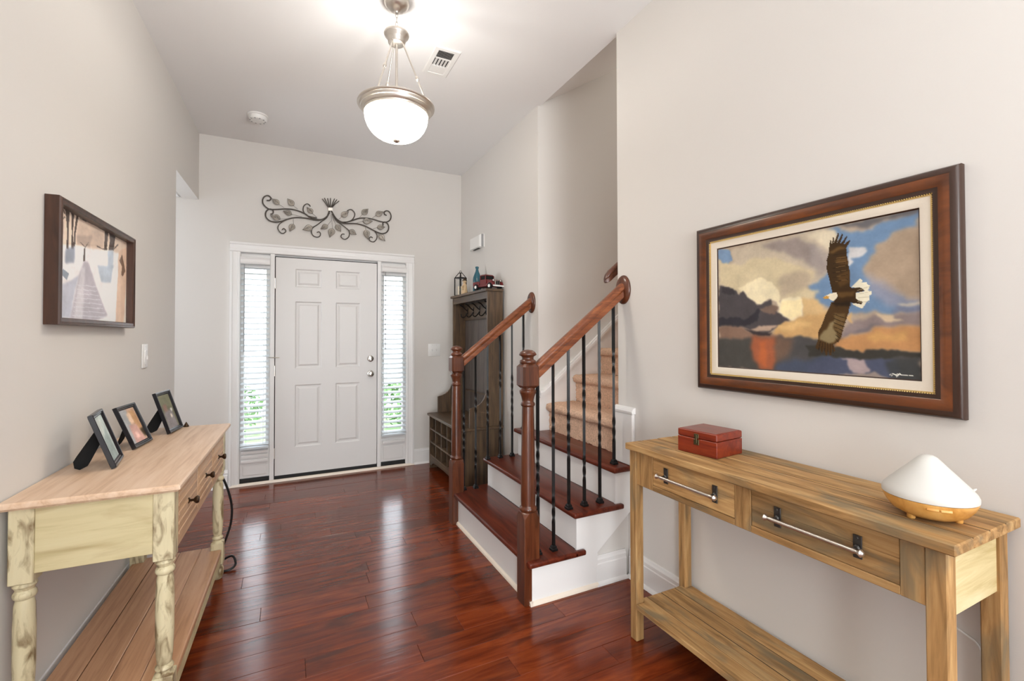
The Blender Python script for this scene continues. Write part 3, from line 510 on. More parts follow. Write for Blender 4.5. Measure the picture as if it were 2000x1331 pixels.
def baluster(RL, x, y, z0, kind):
    zt = railz(x)-0.030; m = MB(); L = zt-z0
    zones = {0: [(0.30, 0.62)], 1: [(0.14, 0.30), (0.56, 0.72)]}[kind]
    n = 90; rings = []; ang = 0; h = 0.0066
    for k in range(n+1):
        f = k/n; z = z0 + L*f
        if any(a <= f <= b for a, b in zones): ang += (L/n)/0.115*math.pi
        r = h*1.414
        rings.append([(x+r*math.cos(ang+math.pi/4+q*math.pi/2), y+r*math.sin(ang+math.pi/4+q*math.pi/2), z) for q in range(4)])
    # only keep rings at ends and inside twist zones
    keep = [0]+[k for k in range(1, n) if any(a-0.02 <= k/n <= b+0.02 for a, b in zones)]+[n]
    m.loft([rings[k] for k in keep])
    b = obj('baluster', m, 'iron', RL, smooth=20)
    def s4(r, z): return [(x-r, y-r, z), (x+r, y-r, z), (x+r, y+r, z), (x-r, y+r, z)]
    s = MB(); s.loft([s4(0.0165, z0), s4(0.0165, z0+0.010), s4(0.0125, z0+0.014), s4(0.0125, z0+0.020), s4(0.009, z0+0.027)])
    obj('baluster_shoe', s, 'iron', b, smooth=0)
def railing(label, y, xs, xb, xn):
    RL = thing('stair_railing', label, 'railing', (xn, y, 0), group=None)
    newel(RL, xn, y, 0.001)
    x0, x1 = xn+0.036, XR-0.019
    P = lambda x: [(x, y+a, railz(x)+b*1.27) for a, b in RAILP]
    hr = obj('handrail', MB().loft([P(x0), P(x1)]), 'rail', RL, smooth=40)
    zc = railz(XR-0.02)+0.012
    RY = Matrix.Rotation(R(-90), 4, 'Y')
    prof = [(0.060, 0.0), (0.060, 0.006), (0.056, 0.013), (0.050, 0.016), (0.044, 0.020), (0, 0.020)]
    ro = MB().lathe(prof, (0, 0, 0), 36, RY); ro.xf(Matrix.Translation((XR-0.0005, y, zc)) @ Matrix.Diagonal((1, 1, 1.38, 1)))
    obj('rosette', ro, 'newel', RL, smooth=40)
    for i, (x, ti) in enumerate(zip(xs, xb)): baluster(RL, x, y, TZ[ti]+0.0003, i % 2)
    return RL
railing('near stair railing with cherry handrail, turned newel and black twisted iron balusters', 2.055, [1.160, 1.253, 1.348, 1.448, 1.551, 1.650], [0, 0, 1, 1, 1, 2], 1.103)
railing('far stair railing beside the hall tree with cherry handrail and black twisted balusters', 3.145, [1.160, 1.252, 1.348, 1.451, 1.551, 1.650], [0, 0, 1, 1, 1, 2], 1.103)
# wall handrail inside the stairwell: only its lower end shows behind the rosette
hx0, hz0 = 1.700, 1.675; yy = YN+0.075
pr = lambda x, k=1.0: [(x, yy+a*0.8*k, hz0+(x-hx0)*0.8+b*k) for a, b in RAILP]
HR = thing('wall_handrail', 'short end of a dark wall handrail inside the stairwell behind the near rosette', 'handrail', (hx0, yy, hz0))
obj('rail_body', MB().loft([pr(hx0-0.012, 0.35), pr(hx0, 0.8), pr(hx0+0.02), pr(3.6)]), 'newel', HR, smooth=40)
for x in (2.2, 3.2):
    z = hz0+(x-hx0)*0.8
    obj('bracket', MB().tube([(x, YN+0.001, z-0.09), (x, YN+0.05, z-0.085), (x, yy, z-0.03)], 0.008, 8), 'nickel', HR)
# ================================================================= LEFT CONSOLE TABLE (left-wall frame)
LT = thing('console_table', 'whitewashed console table with turned distressed cream legs along the left wall', 'table', (0.22, 2.48, 0), FL)
TX0, TX1, TY0, TY1 = 0.020, 0.430, 1.900, 3.045
def top_profile():
    return [(0.008, 0.822), (0.008, 0.845), (0.440, 0.845), (0.449, 0.841), (0.4525, 0.834), (0.449, 0.828), (0.440, 0.826), (0.436, 0.822)]
m = MB(); e = 0.026
R0 = lambda z, i: [(0.006, TY0-e+i, z), (0.452-i, TY0-e+i, z), (0.452-i, TY1+e-i, z), (0.006, TY1+e-i, z)]
m.loft([R0(0.820, 0.010), R0(0.825, 0.006), R0(0.828, 0.001), R0(0.834, 0), R0(0.840, 0.001), R0(0.8445, 0.006), R0(0.845, 0.011)])
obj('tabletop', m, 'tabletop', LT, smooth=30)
def turned_leg(cx, cy):
    h = 0.0295; m = MB()
    m.box(cx-h, cx+h, cy-h, cy+h, 0.590, 0.8195, bev=0.003)
    m.box(cx-h, cx+h, cy-h, cy+h, 0.085, 0.205, bev=0.003)
    prof = [(0.020, 0.596), (0.026, 0.588), (0.029, 0.580), (0.024, 0.572), (0.022, 0.566), (0.027, 0.558), (0.0285, 0.550), (0.026, 0.543), (0.021, 0.538), (0.022, 0.532), (0.0245, 0.52), (0.0265, 0.45), (0.0265, 0.34), (0.024, 0.27), (0.021, 0.243), (0.019, 0.238), (0.025, 0.232), (0.027, 0.226), (0.024, 0.220), (0.020, 0.216), (0.020, 0.212), (0.026, 0.206), (0.026, 0.20)]
    m.lathe(prof, (cx, cy, 0), 20)
    m.lathe([(0.018, 0.001), (0.024, 0.006), (0.029, 0.03), (0.0295, 0.055), (0.024, 0.070), (0.020, 0.075), (0.026, 0.081), (0.026, 0.09)], (cx, cy, 0), 20)
    return m
for cx in (TX0+0.0295, TX1-0.0295):
    for cy in (TY0+0.0295, TY1-0.0295): obj('leg', turned_leg(cx, cy), 'antique', LT, smooth=40)
for ya in (TY0+0.006, TY1-0.024): obj('end_apron', B(TX0+0.059, TX1-0.059, ya, ya+0.018, 0.617, 0.8195, bev=0.001), 'antiquex', LT)
obj('back_apron', B(TX0+0.006, TX0+0.024, TY0+0.059, TY1-0.059, 0.617, 0.8195), 'antiquex', LT)
fy0, fy1 = TY0+0.059, TY1-0.059
m = MB(); m.box(TX1-0.024, TX1-0.006, fy0, fy1, 0.600, 0.622); m.box(TX1-0.024, TX1-0.006, fy0, fy1, 0.806, 0.8195)
dv = [fy0, 2.300, 2.645, fy1]
for k in (1, 2): m.box(TX1-0.024, TX1-0.006, dv[k]-0.008, dv[k]+0.008, 0.622, 0.806)
obj('drawer_rail', m, 'drawerwash', LT)
for k in range(3):
    a, b = dv[k]+(0.002 if k == 0 else 0.0085), dv[k+1]-(0.002 if k == 2 else 0.0085)
    d = obj('drawer', B(TX1-0.024, TX1-0.002, a, b, 0.6235, 0.8045, bev=0.004, seg=2), 'drawerwash', LT)
    m = MB()
    for q in range(5): m.box(TX1-0.003, TX1+0.0005, a+0.012, b-0.012, 0.646+q*0.033-0.001, 0.646+q*0.033+0.0085, bev=0.001)
    obj('reeding', m, 'drawerwash', d)
    RY = Matrix.Rotation(R(90), 4, 'Y')
    obj('knob', MB().lathe([(0.011, 0), (0.011, 0.003), (0.005, 0.006), (0.005, 0.016), (0.012, 0.022), (0.015, 0.028), (0.012, 0.034), (0, 0.036)], (TX1-0.002, (a+b)/2, 0.714), 16, RY), 'bronze', d, smooth=50)
bounds = [0.030, 0.128, 0.226, 0.324, 0.424]
for k in range(4):
    a, b = bounds[k]+0.0012, bounds[k+1]-0.0012
    if k in (0, 3):
        ya, yb = TY0+0.060, TY1-0.060; m = B(a, b, ya, yb, 0.140, 0.170, bev=0.0025 if k == 0 else 0.007, seg=1 if k == 0 else 3)
        m.box(TX0+0.060 if k == 0 else a, b if k == 0 else TX1-0.060, TY0+0.010, TY1-0.010, 0.141, 0.1695)
    else: m = B(a, b, TY0+0.008, TY1-0.008, 0.140, 0.170, bev=0.0025)
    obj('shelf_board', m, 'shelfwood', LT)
obj('shelf_apron', MB().box(TX1-0.026, TX1-0.008, fy0, fy1, 0.100, 0.140).box(TX0+0.01, TX0+0.026, fy0, fy1, 0.100, 0.140), 'antiquex', LT)

# ---- three black picture frames with easel struts
def raster(nu, nv, base, polys, noise=0.05, seed=1, wscale=1.0):
    rs = np.random.RandomState(seed)
    U, V = np.meshgrid((np.arange(nu)+0.5)/nu*1000, (np.arange(nv)+0.5)/nv*1000)
    img = np.zeros((nv, nu, 3)); img[:] = base
    def nz(s):
        g = rs.rand(int(nv/s)+3, int(nu/s)+3); yy = np.arange(nv)/s; xx = np.arange(nu)/s
        y0 = yy.astype(int); x0 = xx.astype(int); fy = (yy-y0)[:, None]; fx = (xx-x0)[None]
        return (g[y0][:, x0]*(1-fy)*(1-fx)+g[y0+1][:, x0]*fy*(1-fx)+g[y0][:, x0+1]*(1-fy)*fx+g[y0+1][:, x0+1]*fy*fx)-0.5
    wu = (nz(18)+0.7*nz(8)+0.4*nz(4))*30*wscale; wv = (nz(18)+0.7*nz(8)+0.4*nz(4))*34*wscale
    for col, soft, al, pts in polys:
        k = min(1.0, soft/7.0); UU, VV = U+wu*k, V+wv*k
        mask = np.zeros((nv, nu), bool); n = len(pts)
        for i in range(n):
            x1, y1 = pts[i]; x2, y2 = pts[(i+1) % n]
            if y1 == y2: continue
            c = ((y1 > VV) != (y2 > VV)) & (UU < (x2-x1)*(VV-y1)/(y2-y1)+x1)
            mask ^= c
        f = mask.astype(float)
        r = int(round(soft*nu/1000*0.75))
        if r >= 1:
            for ax in (0, 1):
                for _ in range(2):
                    p = np.pad(f, [(r, r) if a == ax else (0, 0) for a in (0, 1)], mode='edge'); c = np.cumsum(p, axis=ax)
                    z = np.zeros_like(np.take(c, [0], axis=ax)); c = np.concatenate([z, c], axis=ax); w = 2*r+1
                    f = (np.take(c, range(w, c.shape[ax]), axis=ax)-np.take(c, range(0, c.shape[ax]-w), axis=ax))/w
        f = (f*al)[..., None]; img = img*(1-f)+np.array(col)*f
    img *= (1+noise*(nz(3)+1.6*nz(9)+2.6*nz(22)+0.6*nz(1.6))*1.2)[..., None]
    return np.clip(img, 0, 255)
def canvas(img, fn):
    """a flat picture as a fine grid with one colour per vertex; fn(u, v) gives the point (v down)"""
    nv, nu = img.shape[:2]
    me = bpy.data.meshes.new('canvas')
    vs = [fn(i/(nu-1), j/(nv-1)) for j in range(nv) for i in range(nu)]
    fs = [(j*nu+i, j*nu+i+1, (j+1)*nu+i+1, (j+1)*nu+i) for j in range(nv-1) for i in range(nu-1)]
    me.from_pydata(vs, [], fs); c = img/255.0; lin = np.where(c <= 0.04045, c/12.92, ((c+0.055)/1.055)**2.4)
    a = me.color_attributes.new('Col', 'FLOAT_COLOR', 'POINT')
    buf = np.ones((nv*nu, 4), np.float32); buf[:, :3] = lin.reshape(-1, 3); a.data.foreach_set('color', buf.ravel())
    return me
def canvas_obj(name, img, fn, mat, parent):
    off = OFF[parent]; me = canvas(img, lambda u, v: tuple(Vector(fn(u, v))+off)); me.materials.append(M[mat])
    o = bpy.data.objects.new(name, me); COL.objects.link(o); o.parent = parent; OFF[o] = off
    return o
def easel_frame(label, at, rot, w, h, lean, polys, base, strut_rot, seed, sx, roll=0):
    """local: frame face looks along +x, width along y, bottom front edge at the origin, leaning back"""
    t = thing('picture_frame', label, 'frame', at, FL, rot, local=True)
    A = Matrix.Rotation(-lean, 4, 'Y')       # tips the top towards -x
    d = 0.016; fw = 0.019
    pl = lambda a, b, q: tuple(A @ Vector((q, a, b)))
    m = MB().mitre(-w/2, w/2, 0.001, h, [(0, -d), (0, -0.002), (0.003, 0.0), (0.008, -0.001), (0.011, -0.005), (0.015, -0.005), (fw, -0.009), (fw, -d)], pl)
    lo = min((v.co.z for v in m.bm.verts))
    m.shift((0, 0, -lo+0.0004)); zl = -lo+0.0004
    obj('frame_moulding', m, 'blackframe', t, smooth=25)
    P2 = lambda u, v: tuple(A @ Vector((-0.0095, -w/2+fw-0.001+(w-2*fw+0.002)*u, h-fw+0.001-(h-2*fw+0.002)*v)) + Vector((0, 0, zl)))
    canvas_obj('photograph', raster(60, 84, base, [(c_, s_*9, a_, p_) for c_, s_, a_, p_ in polys], 0.06, seed, 0.8), P2, 'print', t)
    bk = MB().box(-d-0.002, -d+0.003, -w/2+0.006, w/2-0.006, 0.006, h-0.006); bk.xf(Matrix.Translation((0, 0, zl)) @ A)
    obj('backing_board', bk, 'felt', t)
    # strut: a tapering board hinged high on the back
    p0 = A @ Vector((-d-0.006, 0, h*0.60)) + Vector((0, 0, zl)); ft = Vector((sx, strut_rot, 0.0006))
    dv_ = (ft-p0); wd = 0.024; th = 0.004
    s = Vector((0, 1, 0)); s = (s - dv_.normalized()*s.dot(dv_.normalized())).normalized(); s = Matrix.Rotation(roll, 3, dv_.normalized()) @ s; nn = dv_.cross(s).normalized()*th/2
    rings = []
    for f, k in ((0, 0.75), (0.72, 1.0), (0.86, 1.0), (1.0, 0.35)):
        c = p0+dv_*f; q = s*wd*k; rings.append([c-q-nn, c+q-nn, c+q+nn, c-q+nn])
    m = MB().loft(rings); lo = min(v.co.z for v in m.bm.verts)
    m.shift((0, 0, max(0, 0.0004-lo))); obj('easel_strut', m, 'felt', t, smooth=0)
    return t
ZT = 0.8455
easel_frame('black picture frame with pale print nearest the camera on whitewashed console', (0.178, 2.288, ZT), R(9), 0.190, 0.214, R(19), [((190, 204, 200), 5, 1, [(0, 0), (1000, 0), (1000, 1000), (0, 1000)]), ((150, 168, 166), 6, .8, [(300, 500), (800, 300), (900, 1000), (200, 1000)]), ((214, 222, 216), 6, .8, [(100, 60), (700, 40), (500, 400), (150, 420)])], (180, 196, 192), -0.045, 1, -0.118, R(62))
easel_frame('middle black picture frame with peach toned photograph on whitewashed console', (0.174, 2.612, ZT), R(-5), 0.186, 0.196, R(22), [((168, 170, 172), 6, 1, [(0, 0), (500, 0), (300, 1000), (0, 1000)]), ((190, 148, 108), 6, 1, [(500, 100), (900, 60), (1000, 600), (700, 700)]), ((236, 206, 178), 5, 1, [(380, 150), (600, 120), (640, 420), (420, 460)]), ((196, 156, 146), 6, 1, [(250, 450), (700, 480), (850, 1000), (200, 1000)]), ((236, 200, 190), 4, 1, [(400, 700), (560, 700), (600, 860), (380, 860)]), ((70, 56, 36), 4, 1, [(760, 650), (1000, 640), (1000, 900), (850, 880)])], (190, 160, 140), 0.045, 2, -0.112)
easel_frame('far black picture frame with grey-green photograph on whitewashed console', (0.231, 2.930, ZT), R(-6), 0.186, 0.216, R(18), [((124, 124, 100), 6, 1, [(0, 0), (1000, 0), (1000, 400), (0, 300)]), ((150, 118, 104), 5, 1, [(200, 300), (500, 280), (520, 520), (250, 560)]), ((138, 132, 134), 6, 1, [(150, 500), (800, 450), (900, 1000), (100, 1000)]), ((226, 214, 200), 3, 1, [(560, 590), (680, 580), (700, 690), (580, 700)]), ((222, 220, 216), 3, 1, [(700, 440), (900, 430), (860, 520), (760, 540)])], (110, 110, 88), -0.028, 3, -0.112, R(62))
tag(obj('pointed_ornament', MB().lathe([(0.013, 0), (0.0135, 0.004), (0.010, 0.010), (0.005, 0.019), (0.0, 0.028)], (0, 0, 0), 12), 'bronze', at=(0.246, 3.045, 0.8455), frame=FL, local=True), 'tiny dark pointed ornament at the far end of the whitewashed console', 'ornament')
# black cord hanging behind the far front leg and looping on the floor
def spline(pts, n=10):
    P = [Vector(p) for p in pts]; out = []
    for i in range(len(P)-1):
        p0 = P[max(i-1, 0)]; p1 = P[i]; p2 = P[i+1]; p3 = P[min(i+2, len(P)-1)]
        for k in range(n):
            t = k/n; out.append(0.5*((2*p1)+(-p0+p2)*t+(2*p0-5*p1+4*p2-p3)*t*t+(-p0+3*p1-3*p2+p3)*t**3))
    out.append(P[-1]); return out
cord = MB().tube(spline([(0.36, 3.09, 0.60), (0.415, 3.10, 0.52), (0.452, 3.11, 0.38), (0.450, 3.12, 0.26), (0.415, 3.12, 0.14), (0.375, 3.13, 0.06), (0.35, 3.16, 0.008), (0.40, 3.17, 0.030), (0.455, 3.15, 0.055), (0.475, 3.11, 0.020), (0.440, 3.08, 0.007), (0.36, 3.10, 0.007), (0.24, 3.16, 0.007), (0.04, 3.22, 0.007)]), 0.0062, 8)
obj('power_cord', cord, 'blackrubber', at=(0.36, 3.1, 0), frame=FL, label='black power cord looping to the floor behind the whitewashed console', cat='cord')
# ================================================================= RIGHT CONSOLE TABLE
RT = thing('sofa_table', 'rustic pine console table with two drawers under the eagle painting', 'table', (1.54, 1.05, 0))
X0, X1, Y0, Y1, ZTOP = 1.350, 1.716, 0.487, 1.608, 0.863
bd = [X0, 1.447, 1.538, 1.628, X1]
for k in range(4):
    obj('top_board', B(bd[k]+0.002, bd[k+1]-0.002, Y0, Y1, ZTOP-0.027, ZTOP+(0, -0.0006, 0.0003, -0.0004)[k], bev=0.003), 'piney', RT)
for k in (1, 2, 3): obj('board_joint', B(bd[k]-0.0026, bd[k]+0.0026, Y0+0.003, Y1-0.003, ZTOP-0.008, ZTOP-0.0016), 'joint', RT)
LX = [(1.376, 1.419), (1.668, 1.711)]; LY = [(0.511, 0.554), (1.566, 1.606)]
for xa, xb in LX:
    for ya, yb in LY: obj('leg', B(xa, xb, ya, yb, 0.001, ZTOP-0.0275, bev=0.003), 'pinez', RT)
obj('end_panel', B(1.419, 1.668, 0.520, 0.538, 0.668, ZTOP-0.0275), 'pinelit', RT, label='pine end panel coloured as if lit')
obj('end_panel', B(1.419, 1.668, 1.578, 1.594, 0.668, ZTOP-0.0275), 'pinex', RT)
obj('back_apron', B(1.690, 1.706, 0.554, 1.566, 0.685, ZTOP-0.0275), 'piney', RT)
XF = 1.382
for ya, yb in ((0.5545, 0.606), (1.017, 1.078), (1.471, 1.5655)): obj('stile', B(XF, XF+0.020, ya, yb, 0.686, ZTOP-0.0275, bev=0.0015), 'pinez', RT)
for ya, yb in ((0.606, 1.017), (1.078, 1.471)):
    obj('bottom_rail', B(XF, XF+0.020, ya+0.0003, yb-0.0003, 0.686, 0.708, bev=0.0015), 'piney', RT)
def pull(d, yc, half):
    for s in (-1, 1):
        y = yc+s*half
        m = MB().box(XF-0.0035, XF, y-0.011, y+0.011, 0.738, 0.800, bev=0.001)
        m.lathe([(0.009, 0), (0.009, 0.004), (0.0055, 0.008), (0.0055, 0.024)], (XF-0.003, y, 0.766), 12, Matrix.Rotation(R(-90), 4, 'Y'))
        m.lathe([(0.0036, 0), (0.0036, 0.001), (0.0022, 0.0022), (0, 0.0024)], (XF-0.0035, y, 0.792), 10, Matrix.Rotation(R(-90), 4, 'Y'))
        obj('handle_plate', m, 'pewter', d)
    RX_ = Matrix.Rotation(R(90), 4, 'X')
    L = half+0.030
    prof = [(0, -L), (0.006, -L+0.002), (0.0110, -L+0.008), (0.0065, -L+0.015), (0.0048, -L+0.018), (0.0075, -L+0.026), (0.0064, -L+0.032), (0.0064, L-0.032), (0.0075, L-0.026), (0.0048, L-0.018), (0.0065, L-0.015), (0.0110, L-0.008), (0.006, L-0.002), (0, L)]
    obj('handle_bar', MB().lathe(prof, (XF-0.030, yc, 0.766), 14, RX_), 'nickel', d, smooth=50)
for ya, yb, hh in ((0.606, 1.017, 0.112), (1.078, 1.471, 0.118)):
    m = MB().box(XF+0.003, XF+0.020, ya+0.0015, yb-0.0015, 0.7095, 0.775, bev=0.001); m.box(XF+0.003, XF+0.020, ya+0.0015, yb-0.0015, 0.7755, ZTOP-0.029, bev=0.001)
    d = obj('drawer', m, 'piney', RT)
    pull(d, (ya+yb)/2, hh)
sb = [1.372, 1.456, 1.540, 1.625, 1.712]
for k in range(4):
    ya, yb = (0.556, 1.564) if k in (0, 3) else (0.530, 1.590)
    m = MB().box(sb[k]+0.0016, sb[k+1]-0.0016, ya, yb, 0.143, 0.165, bev=0.002)
    if k in (0, 3):
        xa, xb = (1.4195, sb[1]-0.0008) if k == 0 else (sb[3]+0.0008, 1.6675)
        m.box(xa, xb, 0.530, 1.590, 0.1435, 0.1647)
    obj('shelf_board', m, 'piney', RT)
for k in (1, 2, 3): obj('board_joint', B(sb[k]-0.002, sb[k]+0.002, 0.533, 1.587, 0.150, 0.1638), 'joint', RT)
for ya in (0.538, 1.575): obj('shelf_batten', B(1.4195, 1.6675, ya, ya+0.02, 0.115, 0.143), 'pinex', RT)
# ---- red wooden box
BX = thing('wooden_box', 'small red-stained wooden box with brass clasp on the rustic pine console', 'box', (1.553, 1.325, ZTOP+0.0008), rot=R(6), local=True)
obj('body', B(-0.084, 0.084, -0.089, 0.089, 0, 0.0622, bev=0.002), 'redwood', BX)
lid = B(-0.084, 0.084, -0.089, 0.089, 0.0638, 0.092, bev=0.003); lid.box(-0.078, 0.078, -0.083, 0.083, 0.091, 0.0935, bev=0.001)
obj('lid', lid, 'redwood', BX)
cl = MB().box(-0.0872, -0.084, -0.012, 0.012, 0.038, 0.060, bev=0.0012); cl.box(-0.0872, -0.084, -0.010, 0.010, 0.064, 0.082, bev=0.0012); cl.box(-0.0895, -0.0865, -0.004, 0.004, 0.046, 0.078, bev=0.001)
obj('clasp', cl, 'brass', BX)
# ---- aroma diffuser
DF = thing('aroma_diffuser', 'white cone-topped aroma diffuser with light wood base on the rustic pine console', 'diffuser', (1.513, 0.598, ZTOP+0.0006), local=True)
obj('base', MB().lathe([(0.030, 0.005), (0.056, 0.007), (0.076, 0.018), (0.089, 0.036), (0.0955, 0.052), (0.0955, 0.0545), (0.088, 0.0545)], (0, 0, 0), 48), 'bamboo', DF, smooth=50)
sh = [(0.0935, 0.0547), (0.0965, 0.056), (0.0970, 0.064), (0.093, 0.073), (0.083, 0.085), (0.060, 0.110), (0.034, 0.138), (0.019, 0.1545), (0.012, 0.159), (0.006, 0.1605), (0, 0.1608)]
obj('cone_cover', MB().lathe(sh, (0, 0, 0), 48), 'porcelain', DF, smooth=60)
for k in range(3):
    a = R(284+120*k); obj('foot', MB().lathe([(0.008, 0), (0.009, 0.002), (0.009, 0.012)], (0.056*math.cos(a), 0.056*math.sin(a), 0), 12), 'bamboo', DF)
for a in (R(206), R(222)):
    m = MB().box(-0.002, 0.002, -0.0115, 0.0115, -0.0035, 0.0035, bev=0.0017, seg=2)
    m.xf(Matrix.Translation((0.092*math.cos(a), 0.092*math.sin(a), 0.0435)) @ Matrix.Rotation(a, 4, 'Z') @ Matrix.Rotation(R(-20), 4, 'Y'))
    obj('button', m, 'bamboo', DF)
a = R(-28)
m = MB().tube([(0.094, 0, 0.058), (0.106, 0, 0.062), (0.116, 0, 0.068), (0.122, 0, 0.071)], 0.006, 8, r2=0.002); m.xf(Matrix.Rotation(a, 4, 'Z'))
obj('spout', m, 'porcelain', DF, smooth=60)
wc = MB().tube(spline([(1.7185, 0.74, 0.62), (1.7185, 0.68, 0.53), (1.7195, 0.605, 0.496), (1.7195, 0.578, 0.482), (1.7195, 0.568, 0.45), (1.7195, 0.563, 0.38), (1.7195, 0.54, 0.20), (1.7185, 0.50, 0.12)]), 0.0028, 8)
obj('power_cord', wc, 'plastic', at=(1.71, 0.6, 0), label='thin white power cord hanging behind the rustic pine console', cat='cord')
# ================================================================= HALL TREE
HT = thing('hall_tree', 'dark weathered wood hall tree bench with shoe cubbies beyond the stairs', 'hall tree', (1.52, 4.1, 0))
HX0, HXB, HY0, HY1 = 1.310, 1.706, 3.640, 4.565
HZ = 1.752
obj('bench_seat', B(HX0-0.018, HXB, HY0-0.014, HY1+0.014, 0.532, 0.556, bev=0.003), 'hally', HT)
for ya in (HY0, HY1-0.022): obj('bench_side', B(HX0, HXB, ya, ya+0.022, 0.001, 0.531, bev=0.0015), 'hallz', HT)
obj('bench_back', B(HXB-0.012, HXB, HY0+0.022, HY1-0.022, 0.10, 0.531), 'hallback', HT)
for z in (0.128, 0.262, 0.392): obj('cubby_shelf', B(HX0+0.004, HXB-0.012, HY0+0.022, HY1-0.022, z, z+0.016), 'hally', HT)
nc = 5; w_ = (HY1-HY0-0.044)/nc
for k in range(1, nc):
    y = HY0+0.022+w_*k
    for z in (0.1442, 0.2782, 0.4082):
        zt = {0.1442: 0.2618, 0.2782: 0.3918, 0.4082: 0.5318}[z]; obj('cubby_divider', B(HX0+0.006, HXB-0.012, y-0.007, y+0.007, z, zt), 'hallz', HT)
ap = [(HY0+0.022, 0.128), (HY1-0.022, 0.128), (HY1-0.022, 0.035), (HY1-0.07, 0.035), (HY1-0.10, 0.060), (HY1-0.15, 0.078), ((HY0+HY1)/2, 0.086), (HY0+0.15, 0.078), (HY0+0.10, 0.060), (HY0+0.07, 0.035), (HY0+0.022, 0.035)]
obj('arched_apron', MB().prism(ap, 'x', HX0+0.002, HX0+0.020), 'hally', HT, smooth=0)
side = [(HXB, 0.5565), (1.396, 0.5565), (1.396, 0.716), (1.412, 0.722), (1.440, 0.728), (1.475, 0.742), (1.505, 0.764), (1.530, 0.796), (1.548, 0.838), (1.557, 0.885), (1.560, 0.93), (1.560, HZ-0.024), (HXB, HZ-0.024)]
for ya in (HY0, HY1-0.022): obj('side_panel', MB().prism(side, 'y', ya, ya+0.022), 'hallz', HT, smooth=0)
nb = 7; wb = (HY1-HY0-0.044)/nb
for k in range(nb): obj('back_board', B(HXB-0.014, HXB-0.002, HY0+0.022+wb*k+0.001, HY0+0.022+wb*(k+1)-0.001, 0.5565, HZ-0.024, bev=0.002), 'hallback', HT)
obj('crown_top', B(1.540, HXB, HY0-0.016, HY1+0.016, HZ-0.023, HZ, bev=0.003), 'hally', HT)
obj('header_rail', B(1.562, 1.580, HY0+0.022, HY1-0.022, HZ-0.085, HZ-0.024), 'hally', HT)
obj('seat_back_ledge', B(HXB-0.024, HXB-0.014, HY0+0.022, HY1-0.022, 0.775, 0.79), 'hally', HT)
hr = obj('hook_rail', B(HXB-0.030, HXB-0.0145, HY0+0.022, HY1-0.022, 1.500, 1.665, bev=0.002), 'hally', HT)
for k in range(5):
    y = HY0+0.14+k*0.161
    m = MB().box(HXB-0.034, HXB-0.030, y-0.010, y+0.010, 1.560, 1.625, bev=0.001)
    m.tube(spline([(HXB-0.034, y, 1.575), (HXB-0.052, y, 1.548), (HXB-0.075, y, 1.528), (HXB-0.098, y, 1.534), (HXB-0.104, y, 1.556)], 5), 0.0055, 7)
    m.tube(spline([(HXB-0.034, y, 1.595), (HXB-0.058, y, 1.612), (HXB-0.085, y, 1.640), (HXB-0.112, y, 1.652)], 5), 0.0055, 7)
    m.lathe([(0, -0.009), (0.008, -0.004), (0.008, 0.004), (0, 0.009)], (HXB-0.112, y, 1.652), 10); m.lathe([(0, -0.009), (0.008, -0.004), (0.008, 0.004), (0, 0.009)], (HXB-0.104, y, 1.556), 10)
    obj('coat_hook', m, 'iron', hr)
HZ0 = HZ+0.0006
# lantern with a candle
LN = thing('lantern', 'black framed glass lantern on top of the hall tree', 'lantern', (1.625, 4.505, HZ0), rot=R(20), local=True)
m = MB(); a = 0.042
m.box(-a-0.004, a+0.004, -a-0.004, a+0.004, 0, 0.012, bev=0.002)
for sx in (-1, 1):
    for sy in (-1, 1):
        m.box(sx*a-0.004, sx*a+0.004, sy*a-0.004, sy*a+0.004, 0.012, 0.192)
        m.tube([(sx*a, sy*a, 0.192), (sx*0.012, sy*0.012, 0.243)], 0.004, 6)
for s in (-1, 1):
    m.box(-a, a, s*a-0.004, s*a+0.004, 0.186, 0.196); m.box(s*a-0.004, s*a+0.004, -a, a, 0.186, 0.196)
m.box(-0.016, 0.016, -0.016, 0.016, 0.240, 0.247, bev=0.002)
m.tube([(0.012*math.cos(R(k*30)), 0, 0.254+0.012*math.sin(R(k*30))) for k in range(12)], 0.0025, 6, closed=True)
obj('lantern_frame', m, 'iron', LN)
g = MB()
for s in (-1, 1): g.box(-a+0.004, a-0.004, s*a-0.001, s*a+0.001, 0.012, 0.186); g.box(s*a-0.001, s*a+0.001, -a+0.004, a-0.004, 0.012, 0.186)
obj('glass_panes', g, 'clear', LN)
CN = thing('candle', 'ivory pillar candle inside the black lantern', 'candle', (1.625, 4.505, HZ0+0.0125), local=True)
obj('wax', MB().lathe([(0.030, 0), (0.030, 0.088), (0.027, 0.092), (0.010, 0.089), (0, 0.088)], (0, 0, 0), 20), 'candle', CN, smooth=40)
obj('wick', MB().tube([(0, 0, 0.088), (0.001, 0, 0.100)], 0.0012, 5), 'felt', CN)
FG = thing('figurine', 'small cream and tan figurine between lantern and teal bottle', 'figurine', (1.585, 4.275, HZ0), local=True)
obj('figure_body', MB().lathe([(0.030, 0), (0.034, 0.01), (0.026, 0.05), (0.022, 0.09), (0.016, 0.104), (0.010, 0.108), (0.016, 0.116), (0.020, 0.128), (0.016, 0.142), (0, 0.148)], (0, 0, 0), 18), 'clay', FG, smooth=60)
obj('hat', MB().lathe([(0.026, 0.134), (0.026, 0.138), (0.015, 0.142), (0.013, 0.156), (0, 0.160)], (0, 0, 0), 16), 'bronze', FG, smooth=50)
obj('arm', MB().tube([(-0.018, -0.010, 0.088), (-0.036, -0.020, 0.066), (-0.030, -0.030, 0.044)], 0.008, 8), 'clay', FG)
BT = thing('glass_bottle', 'teal glass bottle standing on top of the hall tree', 'bottle', (1.640, 4.080, HZ0), local=True)
